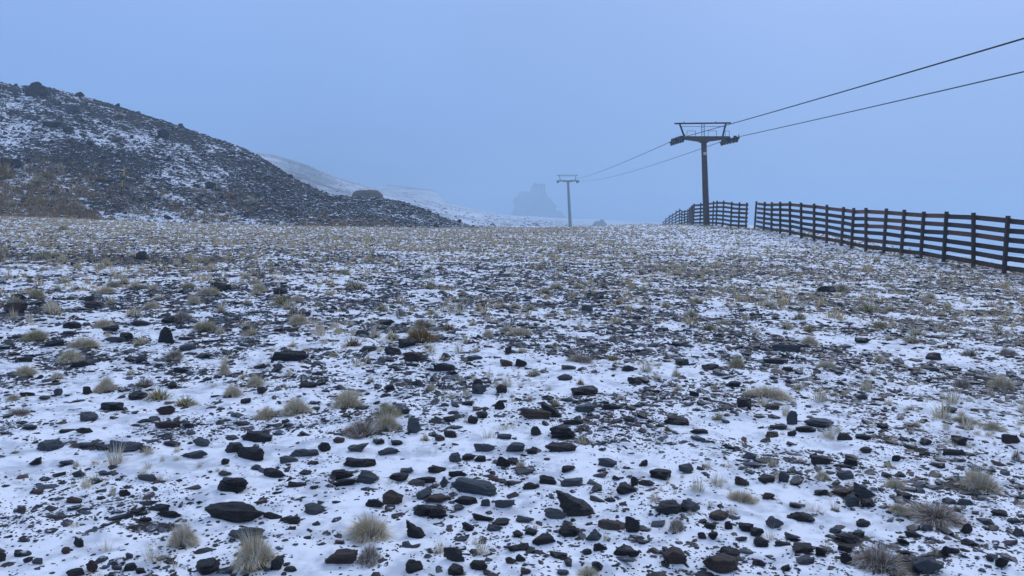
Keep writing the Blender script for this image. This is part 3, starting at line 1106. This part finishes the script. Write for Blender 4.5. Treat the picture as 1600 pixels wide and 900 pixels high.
# scree on the hill
def scatter_hill(Hh, n, smin, smax, alpha, tmax, seed, squash=(.35, .8), pw=1.0):
    g = np.random.default_rng(seed); nt, nu = Hh['X'].shape
    ui = g.uniform(0, nu - 1.01, n); tm = np.searchsorted(Hh['t'], tmax); t0 = np.searchsorted(Hh['t'], 0)
    ti = t0 + g.uniform(0, 1, n) ** pw * (tm - t0 - 1.01)
    a, b = ti.astype(int), ui.astype(int); fa, fb = ti - a, ui - b
    def s(A): return (A[a, b] * (1 - fa) + A[a + 1, b] * fa) * (1 - fb) + (A[a, b + 1] * (1 - fa) + A[a + 1, b + 1] * fa) * fb
    X, Y, Z, B = s(Hh['X']), s(Hh['Y']), s(Hh['Z']), s(Hh['bare'])
    keep = g.uniform(0, 1, n) < np.clip(B * 1.2 + .05, .08, 1)
    X, Y, Z = X[keep], Y[keep], Z[keep]; m = len(X)
    sz = smin * (1 - g.uniform(0, 1, m) * (1 - (smin / smax) ** alpha)) ** (-1 / alpha)
    S = np.stack([sz * g.uniform(.9, 1.6, m), sz * g.uniform(.7, 1.2, m), sz * g.uniform(*squash, m)], -1)
    return np.stack([X, Y, Z + S[:, 2] * .12], -1), S, g
pos, S, g2 = scatter_hill(H1, 42000, .09, .6, 2.3, 1.03, 4)
o = scatter_tris('scree', pos, S, g2.uniform(0, 6.28, len(pos)), g2.integers(0, len(TPL), len(pos)), TPL, M_scr, g2.normal(.2, .2, len(pos)))
tag(o, 'broken dark scree blocks dusted with snow on the left hillside', 'scree', kind='stuff')
# brown growth low on the hill
hn = 2600; g3 = np.random.default_rng(77); nt_, nu_ = H1['X'].shape
ui = (g3.beta(1, 2.2, hn) * .62 + .36) * 0 + np.interp(g3.uniform(0, 1, hn), [0, .55, 1], [np.searchsorted(H1['u'], -40), np.searchsorted(H1['u'], 150), np.searchsorted(H1['u'], 620)])
ui = ui.astype(int); t0_ = np.searchsorted(H1['t'], 0); ti = (t0_ + g3.beta(1.1, 3.4, hn) * (np.searchsorted(H1['t'], .55) - t0_)).astype(int)
hx, hy, hz = H1['X'][ti, ui] + g3.normal(0, .1, hn), H1['Y'][ti, ui], H1['Z'][ti, ui]
kp = fbm(hx * .25, hy * .25, 3, 301) + .35 * sstep(-20, -40, hx) > -.02; hx, hy, hz = hx[kp], hy[kp], hz[kp]; hm_ = len(hx)
sz = g3.uniform(.25, .85, hm_)
o = scatter_tris('dry_grass', np.stack([hx, hy, hz - .03], -1), np.stack([sz, sz, sz * g3.uniform(.3, .5, hm_)], -1), g3.uniform(0, 6.28, hm_), g3.integers(0, len(TT), hm_), TT, mat_blades('brown_hill_grass', (.16,.09,.035), (.46,.31,.14), .10))
tag(o, 'low rusty brown growth spread over the foot of the left hill', 'grass', kind='stuff')
pos, S, g2 = scatter_hill(H2, 6000, .35, 1.8, 2.0, 1.02, 6)
o = scatter_tris('scree', pos, S, g2.uniform(0, 6.28, len(pos)), g2.integers(0, len(TPL), len(pos)), TPL, M_scr, g2.normal(.2, .2, len(pos)))
tag(o, 'distant scree blocks fading into fog on the far slope', 'scree', kind='stuff')
# ---------- things on the hills ----------
def hill_pt(Hh, px, py):
    """surface point of a hill nearest to a sight line, on the side facing the camera"""
    X, Y, Z = Hh['X'], Hh['Y'], Hh['Z']; m = Hh['t'] <= 1.03
    sx, sy = screen(X[m], Y[m], Z[m]); k = np.argmin((sx - px) ** 2 + (sy - py) ** 2)
    return np.array([X[m].ravel()[k], Y[m].ravel()[k], Z[m].ravel()[k]])
HB = [(60,141,28,20,'t','dark triangular boulder breaking the skyline at the top left'),
      (114,170,24,11,'f','flat grey boulder on snow below the skyline boulder'),
      (10,256,40,14,'f','low black rock at the left edge of the hillside'),
      (80,194,26,8,'f','narrow black rock below the hill top, left of a snow streak'),
      (105,202,18,7,'f','small black ledge rock on the upper hillside'),
      (183,219,14,8,'r','small round dark rock in the snowy middle of the hill'),
      (256,209,20,12,'r','dark brown rock high on the hill, right of the snow field'),
      (125,148,14,6,'r','small dark rock on the hill skyline'),
      (283,197,10,6,'r','tiny rock bump on the right part of the hill skyline'),
      (330,290,20,10,'f','dark block low on the right part of the near hill')]
for i, (x, y, w, h, k, lab) in enumerate(HB):
    p = hill_pt(H1, x, y + h * .4); m = p[1] / F
    me = rock_mesh(k, 3000 + i, 2); me.materials.append(M_grey if 'grey' in lab else M_slate)
    o = link('boulder', me); W = w * m; Hh_ = h * m
    o.scale = (W, W * .8, Hh_ * 1.5); o.location = (p[0], p[1], p[2] + Hh_ * .3)
    tag(o, lab, 'boulder', 'boulders on the left hill')
HS = [(4,268,40,30,'o','large rusty bush at the left edge at the foot of the hill'),
      (46,262,18,12,'k','brown bush above a pair of low bushes on the hill foot'),
      (75,272,20,12,'o','rusty brown bush, right one of the upper pair on the hill foot'),
      (55,281,20,10,'y','olive bush in the middle of the left hill foot'),
      (45,290,22,11,'o','lowest rusty bush on the left hill foot'),
      (95,260,14,10,'y','small olive bush below the snow streak on the hill'),
      (337,292,16,10,'k','brown bush near the right foot of the hill, left of a rusty one'),
      (318,298,16,10,'k','low reddish brown bush at the right foot of the hill'),
      (360,304,18,9,'o','small rusty bush low on the right hillside'),
      (185,178,12,8,'y','small dark olive bush high on the hillside'),
      (155,278,22,7,'o','flat rusty bush left of the yellow pole'),
      (118,318,16,9,'y','olive bush close to the foot of the hill left of the pole'),
      (392,314,20,11,'y','olive bush at the foot of the hill, right of its middle'),
      (85,312,20,10,'k','dark brown bush close to the hill foot at left'),
      (210,295,16,8,'k','brown bush just right of the yellow pole')]
for i, (x, y, w, h, k, lab) in enumerate(HS):
    p = hill_pt(H1, x, y + h * .35); m = p[1] / F; W = w * m; Hs = h * m
    b, dm = tuft_lib(k, False, i % 4)
    e = empty('bush', (p[0], p[1], p[2] - .05)); e.rotation_euler[2] = random.uniform(0, 6)
    for nm, me in (('blades', b), ('dead_leaf_mat', dm)): c = link(nm, me, None, e); c.scale = (W, W, Hs)
    tag(e, lab, 'bush', 'bushes on the left hill')

# brown mound on the shoulder of the hill
def blob(name, c, rx, ry, rz, seed, mat, amp=.25, sub=4, shape=None):
    bm = bmesh.new(); bmesh.ops.create_icosphere(bm, subdivisions=sub, radius=1)
    for v in bm.verts:
        q = v.co.copy()
        d = 1 + amp * mnoise.fractal(q * 1.7 + Vector((seed, seed, 0)), 1, 2, 5)
        if shape: q = shape(q)
        v.co = Vector((c[0] + q.x * rx * d, c[1] + q.y * ry * d, c[2] + q.z * rz * d))
    return bm
def bm_obj(name, bm, mat, parent=None, smooth=False):
    me = bpy.data.meshes.new(name); bm.to_mesh(me); bm.free()
    for p_ in me.polygons: p_.use_smooth = smooth
    return link(name, me, mat, parent)
M_mound = mat_simple('brown_earth', (.07,.055,.045), (.12,.095,.075), 1.2, .9, obj=False)
M_crag = mat_simple('dark_crag_rock', (.09,.08,.07), (.20,.18,.16), .06, .9, obj=False)
c = at(574, 306, 128); o = bm_obj('earth_mound', blob('m', c, 2.6, 2.4, 1.25, 4, None, .10, 3, lambda q: Vector((q.x, q.y, min(q.z, .8 - .1 * abs(q.x))))), M_mound)
tag(o, 'low brown earth mound with a flat top on the shoulder of the hill', 'mound')
# crag in the fog
YC = 1400.0; mm = YC / F
bm = bmesh.new()
def add_blob(px, py, w, h, sd, dy=0):
    cc = at(px, py, YC + dy); b2 = blob('x', cc, w * mm / 2, w * mm / 2.4, h * mm / 2, sd, None, .45, 4, lambda q: Vector([math.copysign(abs(t) ** .9, t) for t in q]))
    me = bpy.data.meshes.new('tmp'); b2.to_mesh(me); b2.free(); bm.from_mesh(me); bpy.data.meshes.remove(me)
add_blob(833, 322, 54, 48, 3); add_blob(840, 300, 22, 26, 5); add_blob(817, 334, 34, 36, 8); add_blob(858, 345, 52, 26, 11, 5); add_blob(846, 356, 110, 34, 15, 12)
o = bm_obj('rock_crag', bm, M_crag); tag(o, 'big dark crag with a stepped top, half lost in the fog', 'crag')
c = at(938, 356, 520); o = bm_obj('rock_knoll', blob('k', c, 5.2, 5, 5.0, 21, None, .35, 3), M_crag)
tag(o, 'small rocky knoll peeping over the crest right of the distant lift tower', 'knoll')

# ---------- box / tube helpers ----------
def bx(bm, a, b, w, h, up=Vector((0, 0, 1))):
    """bar from a to b, w wide (sideways), h high"""
    a, b = Vector(a), Vector(b); d = (b - a); L = d.length; d.normalize()
    s = d.cross(up); s = s.normalized() if s.length > 1e-4 else Vector((1, 0, 0)); u = s.cross(d).normalized()
    vs = []
    for q in (a, b):
        for i, j in ((-1, -1), (1, -1), (1, 1), (-1, 1)): vs.append(bm.verts.new(q + s * w * .5 * i + u * h * .5 * j))
    for f in ((0,1,2,3), (7,6,5,4), (0,4,5,1), (1,5,6,2), (2,6,7,3), (3,7,4,0)): bm.faces.new([vs[k] for k in f])
def tube(bm, pts, radii, n=8):
    pts = [Vector(p) for p in pts]; rings = []
    for i, p in enumerate(pts):
        d = (pts[min(i + 1, len(pts) - 1)] - pts[max(i - 1, 0)]).normalized()
        ref = Vector((0, 0, 1)) if abs(d.z) < .95 else Vector((0, 1, 0))
        s = d.cross(ref).normalized(); u = s.cross(d)
        r = radii[i] if isinstance(radii, (list, tuple)) else radii
        rings.append([bm.verts.new(p + (s * math.cos(2 * math.pi * k / n) + u * math.sin(2 * math.pi * k / n)) * r) for k in range(n)])
    for a, b in zip(rings, rings[1:]):
        for k in range(n): bm.faces.new([a[k], a[(k + 1) % n], b[(k + 1) % n], b[k]])
    bm.faces.new(rings[0][::-1]); bm.faces.new(rings[-1])
def part(name, fn, mat, parent, off, smooth=False, lab=None):
    bm = bmesh.new(); fn(bm)
    bmesh.ops.translate(bm, verts=bm.verts, vec=-Vector(off)); bmesh.ops.recalc_face_normals(bm, faces=bm.faces)
    o = bm_obj(name, bm, mat, parent, smooth)
    if lab: o['label'] = lab
    return o

# ---------- lift towers ----------
def make_tower(base, top, r0, r1, s, slope_in, slope_out, label, detail=True, M_steel=M_steel):
    """base/top: world points of the column's foot and head; s: head-frame scale"""
    base, top = Vector(base), Vector(top)
    t = empty('lift_tower', base); tag(t, label, 'lift tower', 'towers of the chairlift')
    off = base
    W = lambda x, y, z: (top.x + x * s, top.y + y * s, top.z + z * s)
    part('column', lambda b: tube(b, [base - Vector((0, 0, .6)), base, base.lerp(top, .5), top + Vector((0, 0, .12 * s))], [r0 * 1.02, r0, (r0 + r1) / 2, r1], 12), M_steel, t, off, True)
    part('base_plate', lambda b: tube(b, [base + Vector((0, 0, -.35)), base + Vector((0, 0, .10))], r0 * 1.9, 12), M_steel, t, off)
    def arm(b):
        d = .21
        prof = [(-2.2, .43), (-2.2, .17), (-1.6, .14), (-.42, -.02), (-.30, -.12), (.30, -.12), (.42, -.02), (1.6, .14), (2.2, .17), (2.2, .43)]
        f = [b.verts.new(W(x, -d, z)) for x, z in prof]; k = [b.verts.new(W(x, d, z)) for x, z in prof]; n = len(prof)
        b.faces.new(f); b.faces.new(k[::-1])
        for i in range(n): b.faces.new([f[i], f[(i + 1) % n], k[(i + 1) % n], k[i]])
    part('crossarm', arm, M_steel, t, off)
    part('gantry_beam', lambda b: (bx(b, W(-2.56, 0, 1.52), W(2.28, 0, 1.57), .14 * s, .12 * s), bx(b, W(-1.75, 0, 1.6), W(-1.75, 0, 1.7), .06 * s, .06 * s), bx(b, W(1.0, 0, 1.6), W(1.0, 0, 1.7), .06 * s, .06 * s)), M_black, t, off)
    for x0, x1 in ((-2.12, -1.70), (1.86, 1.62)):
        part('strut', lambda b: bx(b, W(x0, 0, 1.50), W(x1, 0, .42), .13 * s, .13 * s, Vector((0, 1, 0))), M_black, t, off)
    part('guy_rail', lambda b: bx(b, W(-1.98, 0, 1.27), W(1.80, 0, 1.27), .035 * s, .035 * s), M_black, t, off)
    if detail:
        def lad(b):
            for x in (-.24, -.04 + .04): bx(b, W(x, -.22, .40), W(x, -.02, 1.5), .035, .035, Vector((0, 1, 0)))
            for k in range(5): z = .55 + k * .21; bx(b, W(-.24, -.2 + .03 * k, z), W(0, -.2 + .03 * k, z), .03, .03)
        part('ladder', lad, M_black, t, off)
        for x0, x1, y in ((-1.55, -.82, -.35), (.28, .98, -.35), (1.75, 2.1, -.3)):
            def hr(b):
                bx(b, W(x0, y, .86), W(x1, y, .86), .03, .03)
                for x in (x0, x1): bx(b, W(x, y, .40), W(x, y, .87), .03, .03, Vector((0, 1, 0)))
            part('handrail', hr, M_black, t, off)
        def cl(b):
            for k in range(14): q = base.lerp(top, .12 + k * .06); bx(b, q + Vector((-.16, -r0 - .02, 0)), q + Vector((.16, -r0 - .02, 0)), .03, .03)
        part('column_plate', lambda b: bx(b, base.lerp(top, .855) + Vector((-.14, -r1 - .035, 0)), base.lerp(top, .855) + Vector((.14, -r1 - .035, 0)), .02, .26), M_sign, t, off)
        part('column_plate', lambda b: bx(b, base.lerp(top, .90) + Vector((-.03, -r1 - .03, 0)), base.lerp(top, .90) + Vector((.17, -r1 - .03, 0)), .02, .16), M_red, t, off, lab='small faded red plate')
    for x, sl in ((-2.32, 1), (2.18, 1)):
        # sheave train: runs along the rope, wheels in pairs under the rope
        def zr(y): return .18 + (slope_out if y > 0 else slope_in) * y
        L = 2.5
        def frame(b):
            bx(b, W(x, -L * .55, zr(-L * .55) - .22), W(x, L * .55, zr(L * .55) - .22), .10 * s, .14 * s)
            for c0 in (-1.76, 0, 1.76):
                bx(b, W(x, c0 - .7, zr(c0 - .7) - .16), W(x, c0 + .7, zr(c0 + .7) - .16), .20 * s, .16 * s); bx(b, W(x, c0, zr(c0) - .34), W(x, c0, zr(c0) + .18), .26 * s, .12 * s, Vector((0, 1, 0)))
            bx(b, W(x - .30, -.12, .12), W(x + .34, -.12, .12), .2 * s, .3 * s)
            bx(b, W(x * .93, 0, .30), W(x, 0, -.1), .16 * s, .16 * s, Vector((0, 1, 0)))
            for yy in (-L, L): bx(b, W(x, yy * .8, zr(yy) - .12), W(x, yy * 1.06, zr(yy) - .04), .30 * s, .06 * s); bx(b, W(x + .16, yy * .9, zr(yy) - .1), W(x + .16, yy * .9, zr(yy) + .28), .05 * s, .05 * s, Vector((0, 1, 0)))
        fr = part('sheave_train', frame, M_black, t, off)
        for k in range(6):
            y = -2.2 + k * .88
            def wh(b):
                tube(b, [W(x - .06, y, zr(y) - .17), W(x - .02, y, zr(y) - .17), W(x + .02, y, zr(y) - .17), W(x + .06, y, zr(y) - .17)], [.25 * s, .22 * s, .22 * s, .25 * s], 14)
            part('wheel', wh, M_black, fr, off, True)
    return t, W
Y1 = 65.0
b1 = at(1104, 355, Y1); b1[2] = gz(b1[0], b1[1]); t1 = at(1099.6, 221, Y1 + .2)
T1, W1 = make_tower(b1, t1, .29, .235, 1.0, .03, .02, 'dark steel chairlift tower by the snow fence, the near one')
Y2 = 275.0
b2 = at(892, 372, Y2); t2 = at(887.5, 284.5, Y2)
T2, W2 = make_tower(b2, t2, .70, .41, 1.60, .02, .02, 'pale lift tower far off in the fog, left of the near one', False, M_steel_fog)

# ropes
def rope(name, pts, label):
    bm = bmesh.new(); tube(bm, pts, .027, 6); o = bm_obj(name, bm, M_rope, None, True); tag(o, label, 'cable', 'ropes of the chairlift')
def seg(a, b, sag, n=40):
    a, b = Vector(a), Vector(b); return [a.lerp(b, k / n) - Vector((0, 0, sag * 4 * (k / n) * (1 - k / n))) for k in range(n + 1)]
for x, tgt, lab in ((-2.32, (1600, 60), 'left of two steel lift ropes, the upper one where they leave the picture'), (2.18, (1600, 112), 'right of two steel lift ropes, the lower one where they leave the picture')):
    A = Vector(W1(x, 0, .22)); B = Vector(W2(x, 0, .22))
    # where the rope leaves the picture, then on down to the next tower behind us
    d = ray(*tgt); X = A.x - (.1 if x < 0 else 0); q = EYE + d * (X / d[0]); Q = Vector(q)
    dirv = (Q - A); C = A + dirv * ((A.y + 55) / (A.y - Q.y))
    fq = (A.y - Q.y) / (A.y - C.y); C.z = A.z + (Q.z - A.z + 4 * .35 * fq * (1 - fq)) / fq
    up = seg(A, B, 1.1); dn = seg(A, C, .35)
    rope('lift_rope', up[::-1] + dn[1:], lab)
# the next tower's ropes run on into the fog
for x, lab in ((-2.32, 0), (2.18, 1)): pass

# ---------- snow fences ----------
def make_fence(posts, label, n_rails, hgt, brown, name='snow_fence', pitch=None):
    """posts: list of (ground point, top point)"""
    f = empty(name, posts[0][0]); tag(f, label, 'fence', 'wooden snow fences'); off = posts[0][0]
    rr = random.Random(5)
    for i, (a, b) in enumerate(posts):
        a, b = Vector(a), Vector(b); w = .105
        lo = a - (b - a).normalized() * .3
        def pf(bm):
            bx(bm, lo, b + Vector((0, 0, .05)), w, w, Vector((0, 1, 0)))
        part('post', pf, M_wood, f, off)
    i = 0
    while i < len(posts) - 1:
        j = min(i + 2, len(posts) - 1)
        for k in range(n_rails):
            fr = (k + .62) / (n_rails + .05)
            q = []
            for m_ in range(i, j + 1):
                a, b = Vector(posts[m_][0]), Vector(posts[m_][1]); v = a.lerp(b, fr)
                v = v + Vector((.10, .0, rr.uniform(-.02, .02))); q.append(v)
            def rf(bm):
                for a_, b_ in zip(q, q[1:]):
                    d = (b_ - a_).normalized() * .04
                    bx(bm, a_ - d * .5, b_ + d, .028, (hgt / n_rails) * .54)
            br = brown(i, k)
            part('rail', rf, M_woodb if br else M_wood, f, off, lab='weathered reddish brown board' if br else None)
        i = j
    return f
NEARF = [(1179,357.5,52.3,315.5,1182),(1193,362,48.6,316.5,1195),(1205,363.7,46.3,317,1206),(1219,365.6,44.8,316.5,1219),(1234.5,367.6,43.2,316,1234),(1252,372,41.3,318,1251.6),
         (1272,375,39.6,319.5,1272),(1291.5,378.6,38.3,321.4,1292),(1314.5,386,36.4,325,1318),(1330,389.6,35.2,326.6,1334),(1353,391.8,33.8,326.5,1353),(1380.6,395,32.4,327.5,1385),
         (1408,398.6,31.3,329.5,1413),(1438.6,402.8,30.0,332.5,1443.5),(1474,410.5,28.3,332.5,1479),(1521,416.5,26.6,334.5,1521),(1568.7,427.5,24.9,339.5,1575),(1640,440,22.8,345,1647)]
def fpost(px, py, Y, ty, tx):
    a = at(px, py, Y); a[2] = gz(a[0], a[1]); b = at(tx, ty, Y); return tuple(a), tuple(b)
pn = [fpost(*q) for q in NEARF]
# carry on out of the picture
lx, ly, lz = pn[-1][0]
pn += [((lx + .1, ly - 2.6, float(gz(lx + .1, ly - 2.6))), (lx + .12, ly - 2.6, float(gz(lx + .1, ly - 2.6)) + 1.9))]
BR = {(8,5),(10,5),(12,5),(10,4),(10,3),(6,5),(0,5),(4,5),(12,4),(14,3),(10,1),(2,5)}
make_fence(pn, 'dark wooden snow fence of six rails on the right, running out of the picture', 6, 1.9, lambda i, k: (i, k) in BR)
FARF = [(1167,317.6,56),(1155.6,317,57.2),(1143.4,316.2,59),(1130.8,314.4,61.5),(1120.5,314.4,64),(1115,315,66.6),(1106,316,68.6),(1095,317.6,70.2),(1084.7,318.8,72),
        (1082.3,320.5,74),(1080,322.5,76.2),(1077.5,325,78.5),(1075,327.5,81),(1070,328.8,84),(1065.5,329.5,87),(1062,326.8,90.5),(1056.5,329.5,94),(1050.5,334,99),(1046,336.5,105),(1040.5,341,112),(1036,346,120)]
pf_ = []
for px, ty, Y in FARF:
    b = at(px, ty, Y); a = np.array([b[0] - .03, Y, 0.]); a[2] = max(gz(a[0], a[1]), b[2] - 2.35); a[2] = min(a[2], b[2] - 1.75); pf_.append((tuple(a), tuple(b)))
make_fence(pf_, 'dark wooden snow fence winding away over the crest behind the near lift tower', 6, 1.95, lambda i, k: (i, k) in {(2,5),(4,5),(0,5)})
# fence on the far bluff, lost in the fog
pb = []
for k in range(14):
    px = 604 + k * 6.1; p = hill_pt(H3, px, 291 + k * .7); pb.append(((p[0], p[1] - .3, p[2] - .4), (p[0], p[1] - .3, p[2] + 2.3)))
make_fence(pb, 'faint snow fence along the far bluff, lost in the fog', 4, 2.0, lambda i, k: False)

# ---------- marker poles ----------
def marker(p, q, label):
    t = empty('marker_pole', p); tag(t, label, 'pole', 'piste marker poles'); p, q = Vector(p), Vector(q)
    part('shaft', lambda b: tube(b, [p - Vector((0, 0, .2)), p.lerp(q, .28)], .045, 8), M_black, t, p)
    part('band', lambda b: tube(b, [p.lerp(q, .28), p.lerp(q, .52)], .062, 8), M_yel, t, p, lab='lower yellow band')
    part('shaft', lambda b: tube(b, [p.lerp(q, .52), p.lerp(q, .66)], .045, 8), M_black, t, p)
    part('band', lambda b: tube(b, [p.lerp(q, .66), q], .062, 8), M_yel, t, p, lab='upper yellow band')
a = hill_pt(H1, 188, 304); q = at(195, 261, a[1]); marker(a, q, 'thin yellow and black marker pole leaning on the left hillside')

# ---------- labels of the stones and tufts, each told by its nearest landmark ----------
ALL = RK_OBJ + TF_OBJ
LM = [d for d in ALL if d['short']]
ORD = ['nearest', 'second', 'third', 'fourth', 'fifth', 'sixth', 'seventh', 'eighth', 'ninth', 'tenth', 'eleventh', 'twelfth', 'thirteenth', 'fourteenth', 'fifteenth', 'sixteenth', 'seventeenth', 'eighteenth', 'nineteenth', 'twentieth'] + [f'twenty-{w}' for w in ('first second third fourth fifth sixth seventh eighth ninth').split()] + ['further'] * 60
def kindword(d, rock):
    k = d['k']
    if rock:
        c = {'c': 'grey', 'b': 'brown'}.get(k[1:], 'dark')
        return c + ' ' + {'f': 'flat', 'r': 'rounded', 'u': 'upright', 's': 'angular', 'p': 'wedge'}[k[0]] + ' stone'
    return {'p': 'pale frosted grass tuft', 'y': 'olive grass tuft', 'o': 'rusty orange tuft', 'k': 'brown heather mound', 's': 'stalky sparse grass tuft'}[k[0]]
bins = {}
for rock, L in ((True, RK_OBJ), (False, TF_OBJ)):
    for d in L:
        d['cx'], d['cy'] = proj((d['p'][0], d['p'][1], d['p'][2]))
        if d['lab']: continue
        best = min(LM, key=lambda l: math.hypot(l['x'] - d['x'], (l['y'] - d['y']) * 2.2))
        dx, dy = d['x'] - best['x'], (d['y'] - best['y']) * 2.2
        dr = ('right of' if dx > 0 else 'left of') if abs(dx) > abs(dy) else ('in front of' if dy > 0 else 'behind')
        bins.setdefault((kindword(d, rock), dr, best['short']), []).append((math.hypot(dx, dy), d))
for (kw, dr, sh), L in bins.items():
    L.sort(key=lambda e: e[0])
    for n_, (_, d) in enumerate(L):
        one = '' if len(L) == 1 else ORD[n_] + ' '
        d['lab'] = f'{one}{kw} {dr} the {sh}'
for d in RK_OBJ: tag(d['o'], d['lab'], 'rock', 'dark slate stones lying in the snow')
for d in TF_OBJ: tag(d['o'], d['lab'], 'heather' if d['k'][0] == 'k' else 'grass tuft', 'plant tufts growing between the stones')

# ---------- fog ----------
FOG = .0014
bm = bmesh.new(); bmesh.ops.create_cube(bm, size=1)
for v in bm.verts: v.co = Vector((v.co.x * 3000, v.co.y * 3000, -47 if v.co.z < 0 else 42))
o = bm_obj('haze', bm, None); tag(o, 'even grey blue mountain fog', 'fog', kind='stuff')
m = bpy.data.materials.new('mountain_fog'); m.use_nodes = True; nt = m.node_tree
for n_ in list(nt.nodes):
    if n_.type == 'BSDF_PRINCIPLED': nt.nodes.remove(n_)
pv = nt.nodes.new('ShaderNodeVolumePrincipled'); pv.inputs['Density'].default_value = FOG; pv.inputs['Color'].default_value = (.68, .87, 1, 1)
pv.inputs['Anisotropy'].default_value = .0
nt.links.new(pv.outputs[0], nt.nodes['Material Output'].inputs['Volume']); o.data.materials.append(m)

# ---------- sky and sun ----------
w = bpy.data.worlds.new('World'); sc.world = w; w.use_nodes = True; t = w.node_tree; bg = t.nodes['Background']
EL, ROT = math.radians(38), math.radians(35)
sky = t.nodes.new('ShaderNodeTexSky'); sky.sky_type = 'NISHITA'; sky.sun_disc = False; sky.sun_elevation = EL; sky.sun_rotation = ROT; sky.dust_density = 3
tc = t.nodes.new('ShaderNodeTexCoord'); sx = t.nodes.new('ShaderNodeSeparateXYZ'); t.links.new(tc.outputs['Generated'], sx.inputs[0])
rp = t.nodes.new('ShaderNodeValToRGB'); t.links.new(sx.outputs[2], rp.inputs[0])
e = rp.color_ramp.elements
K = 10.0 # the cloud deck is brighter and whiter overhead; scaled into the 0.1 background strength
e[0].position = 0.0; e[0].color = (.205, .385, .80, 1); e[1].position = 1.0; e[1].color = (.62, .75, 1.06, 1)
x = e.new(.12); x.color = (.235, .425, .85, 1); x = e.new(.30); x.color = (.31, .49, .92, 1)
sc1 = t.nodes.new('ShaderNodeVectorMath'); sc1.operation = 'SCALE'; sc1.inputs[3].default_value = K; t.links.new(rp.outputs[0], sc1.inputs[0])
mx = t.nodes.new('ShaderNodeMix'); mx.data_type = 'RGBA'; mx.inputs[0].default_value = .93
nz = t.nodes.new('ShaderNodeTexNoise'); t.links.new(tc.outputs['Generated'], nz.inputs['Vector']); nz.inputs['Scale'].default_value = 2.2; nz.inputs['Detail'].default_value = 3
mr = t.nodes.new('ShaderNodeMapRange'); t.links.new(nz.outputs['Fac'], mr.inputs[0]); mr.inputs[1].default_value = .3; mr.inputs[2].default_value = .7; mr.inputs[3].default_value = K * .95; mr.inputs[4].default_value = K * 1.04
t.links.new(mr.outputs[0], sc1.inputs[3])
t.links.new(sky.outputs[0], mx.inputs[6]); t.links.new(sc1.outputs[0], mx.inputs[7]); t.links.new(mx.outputs[2], bg.inputs[0]); bg.inputs[1].default_value = .1
L = bpy.data.lights.new('sun', 'SUN'); L.energy = .8; L.angle = math.radians(22); L.color = (1, .96, .92)
lo = bpy.data.objects.new('sun', L); COL.objects.link(lo); lo.rotation_euler = (math.pi / 2 - EL, 0, -ROT + math.pi); lo.rotation_euler = (math.radians(90) - EL, 0, math.pi - ROT)

# ---------- camera ----------
cd = bpy.data.cameras.new('camera'); cam = bpy.data.objects.new('camera', cd); COL.objects.link(cam)
cd.sensor_width = 36; cd.lens = 36 * F / 1600; cd.clip_start = .05; cd.clip_end = 5000
cam.location = EYE; cam.rotation_euler = (math.pi / 2 - TH, 0, 0); sc.camera = cam
sc.view_settings.view_transform = 'Standard'; sc.view_settings.look = 'None'; sc.view_settings.gamma = 1; sc.view_settings.use_curve_mapping = False
sc.view_settings.exposure = 0
cy = sc.cycles; cy.use_denoising = True; cy.max_bounces = 5; cy.diffuse_bounces = 2; cy.glossy_bounces = 2; cy.volume_bounces = 1; cy.transmission_bounces = 2
cy.caustics_reflective = False; cy.caustics_refractive = False
try: cy.denoiser = 'OPENIMAGEDENOISE'; cy.denoising_prefilter = 'ACCURATE'
except Exception: pass
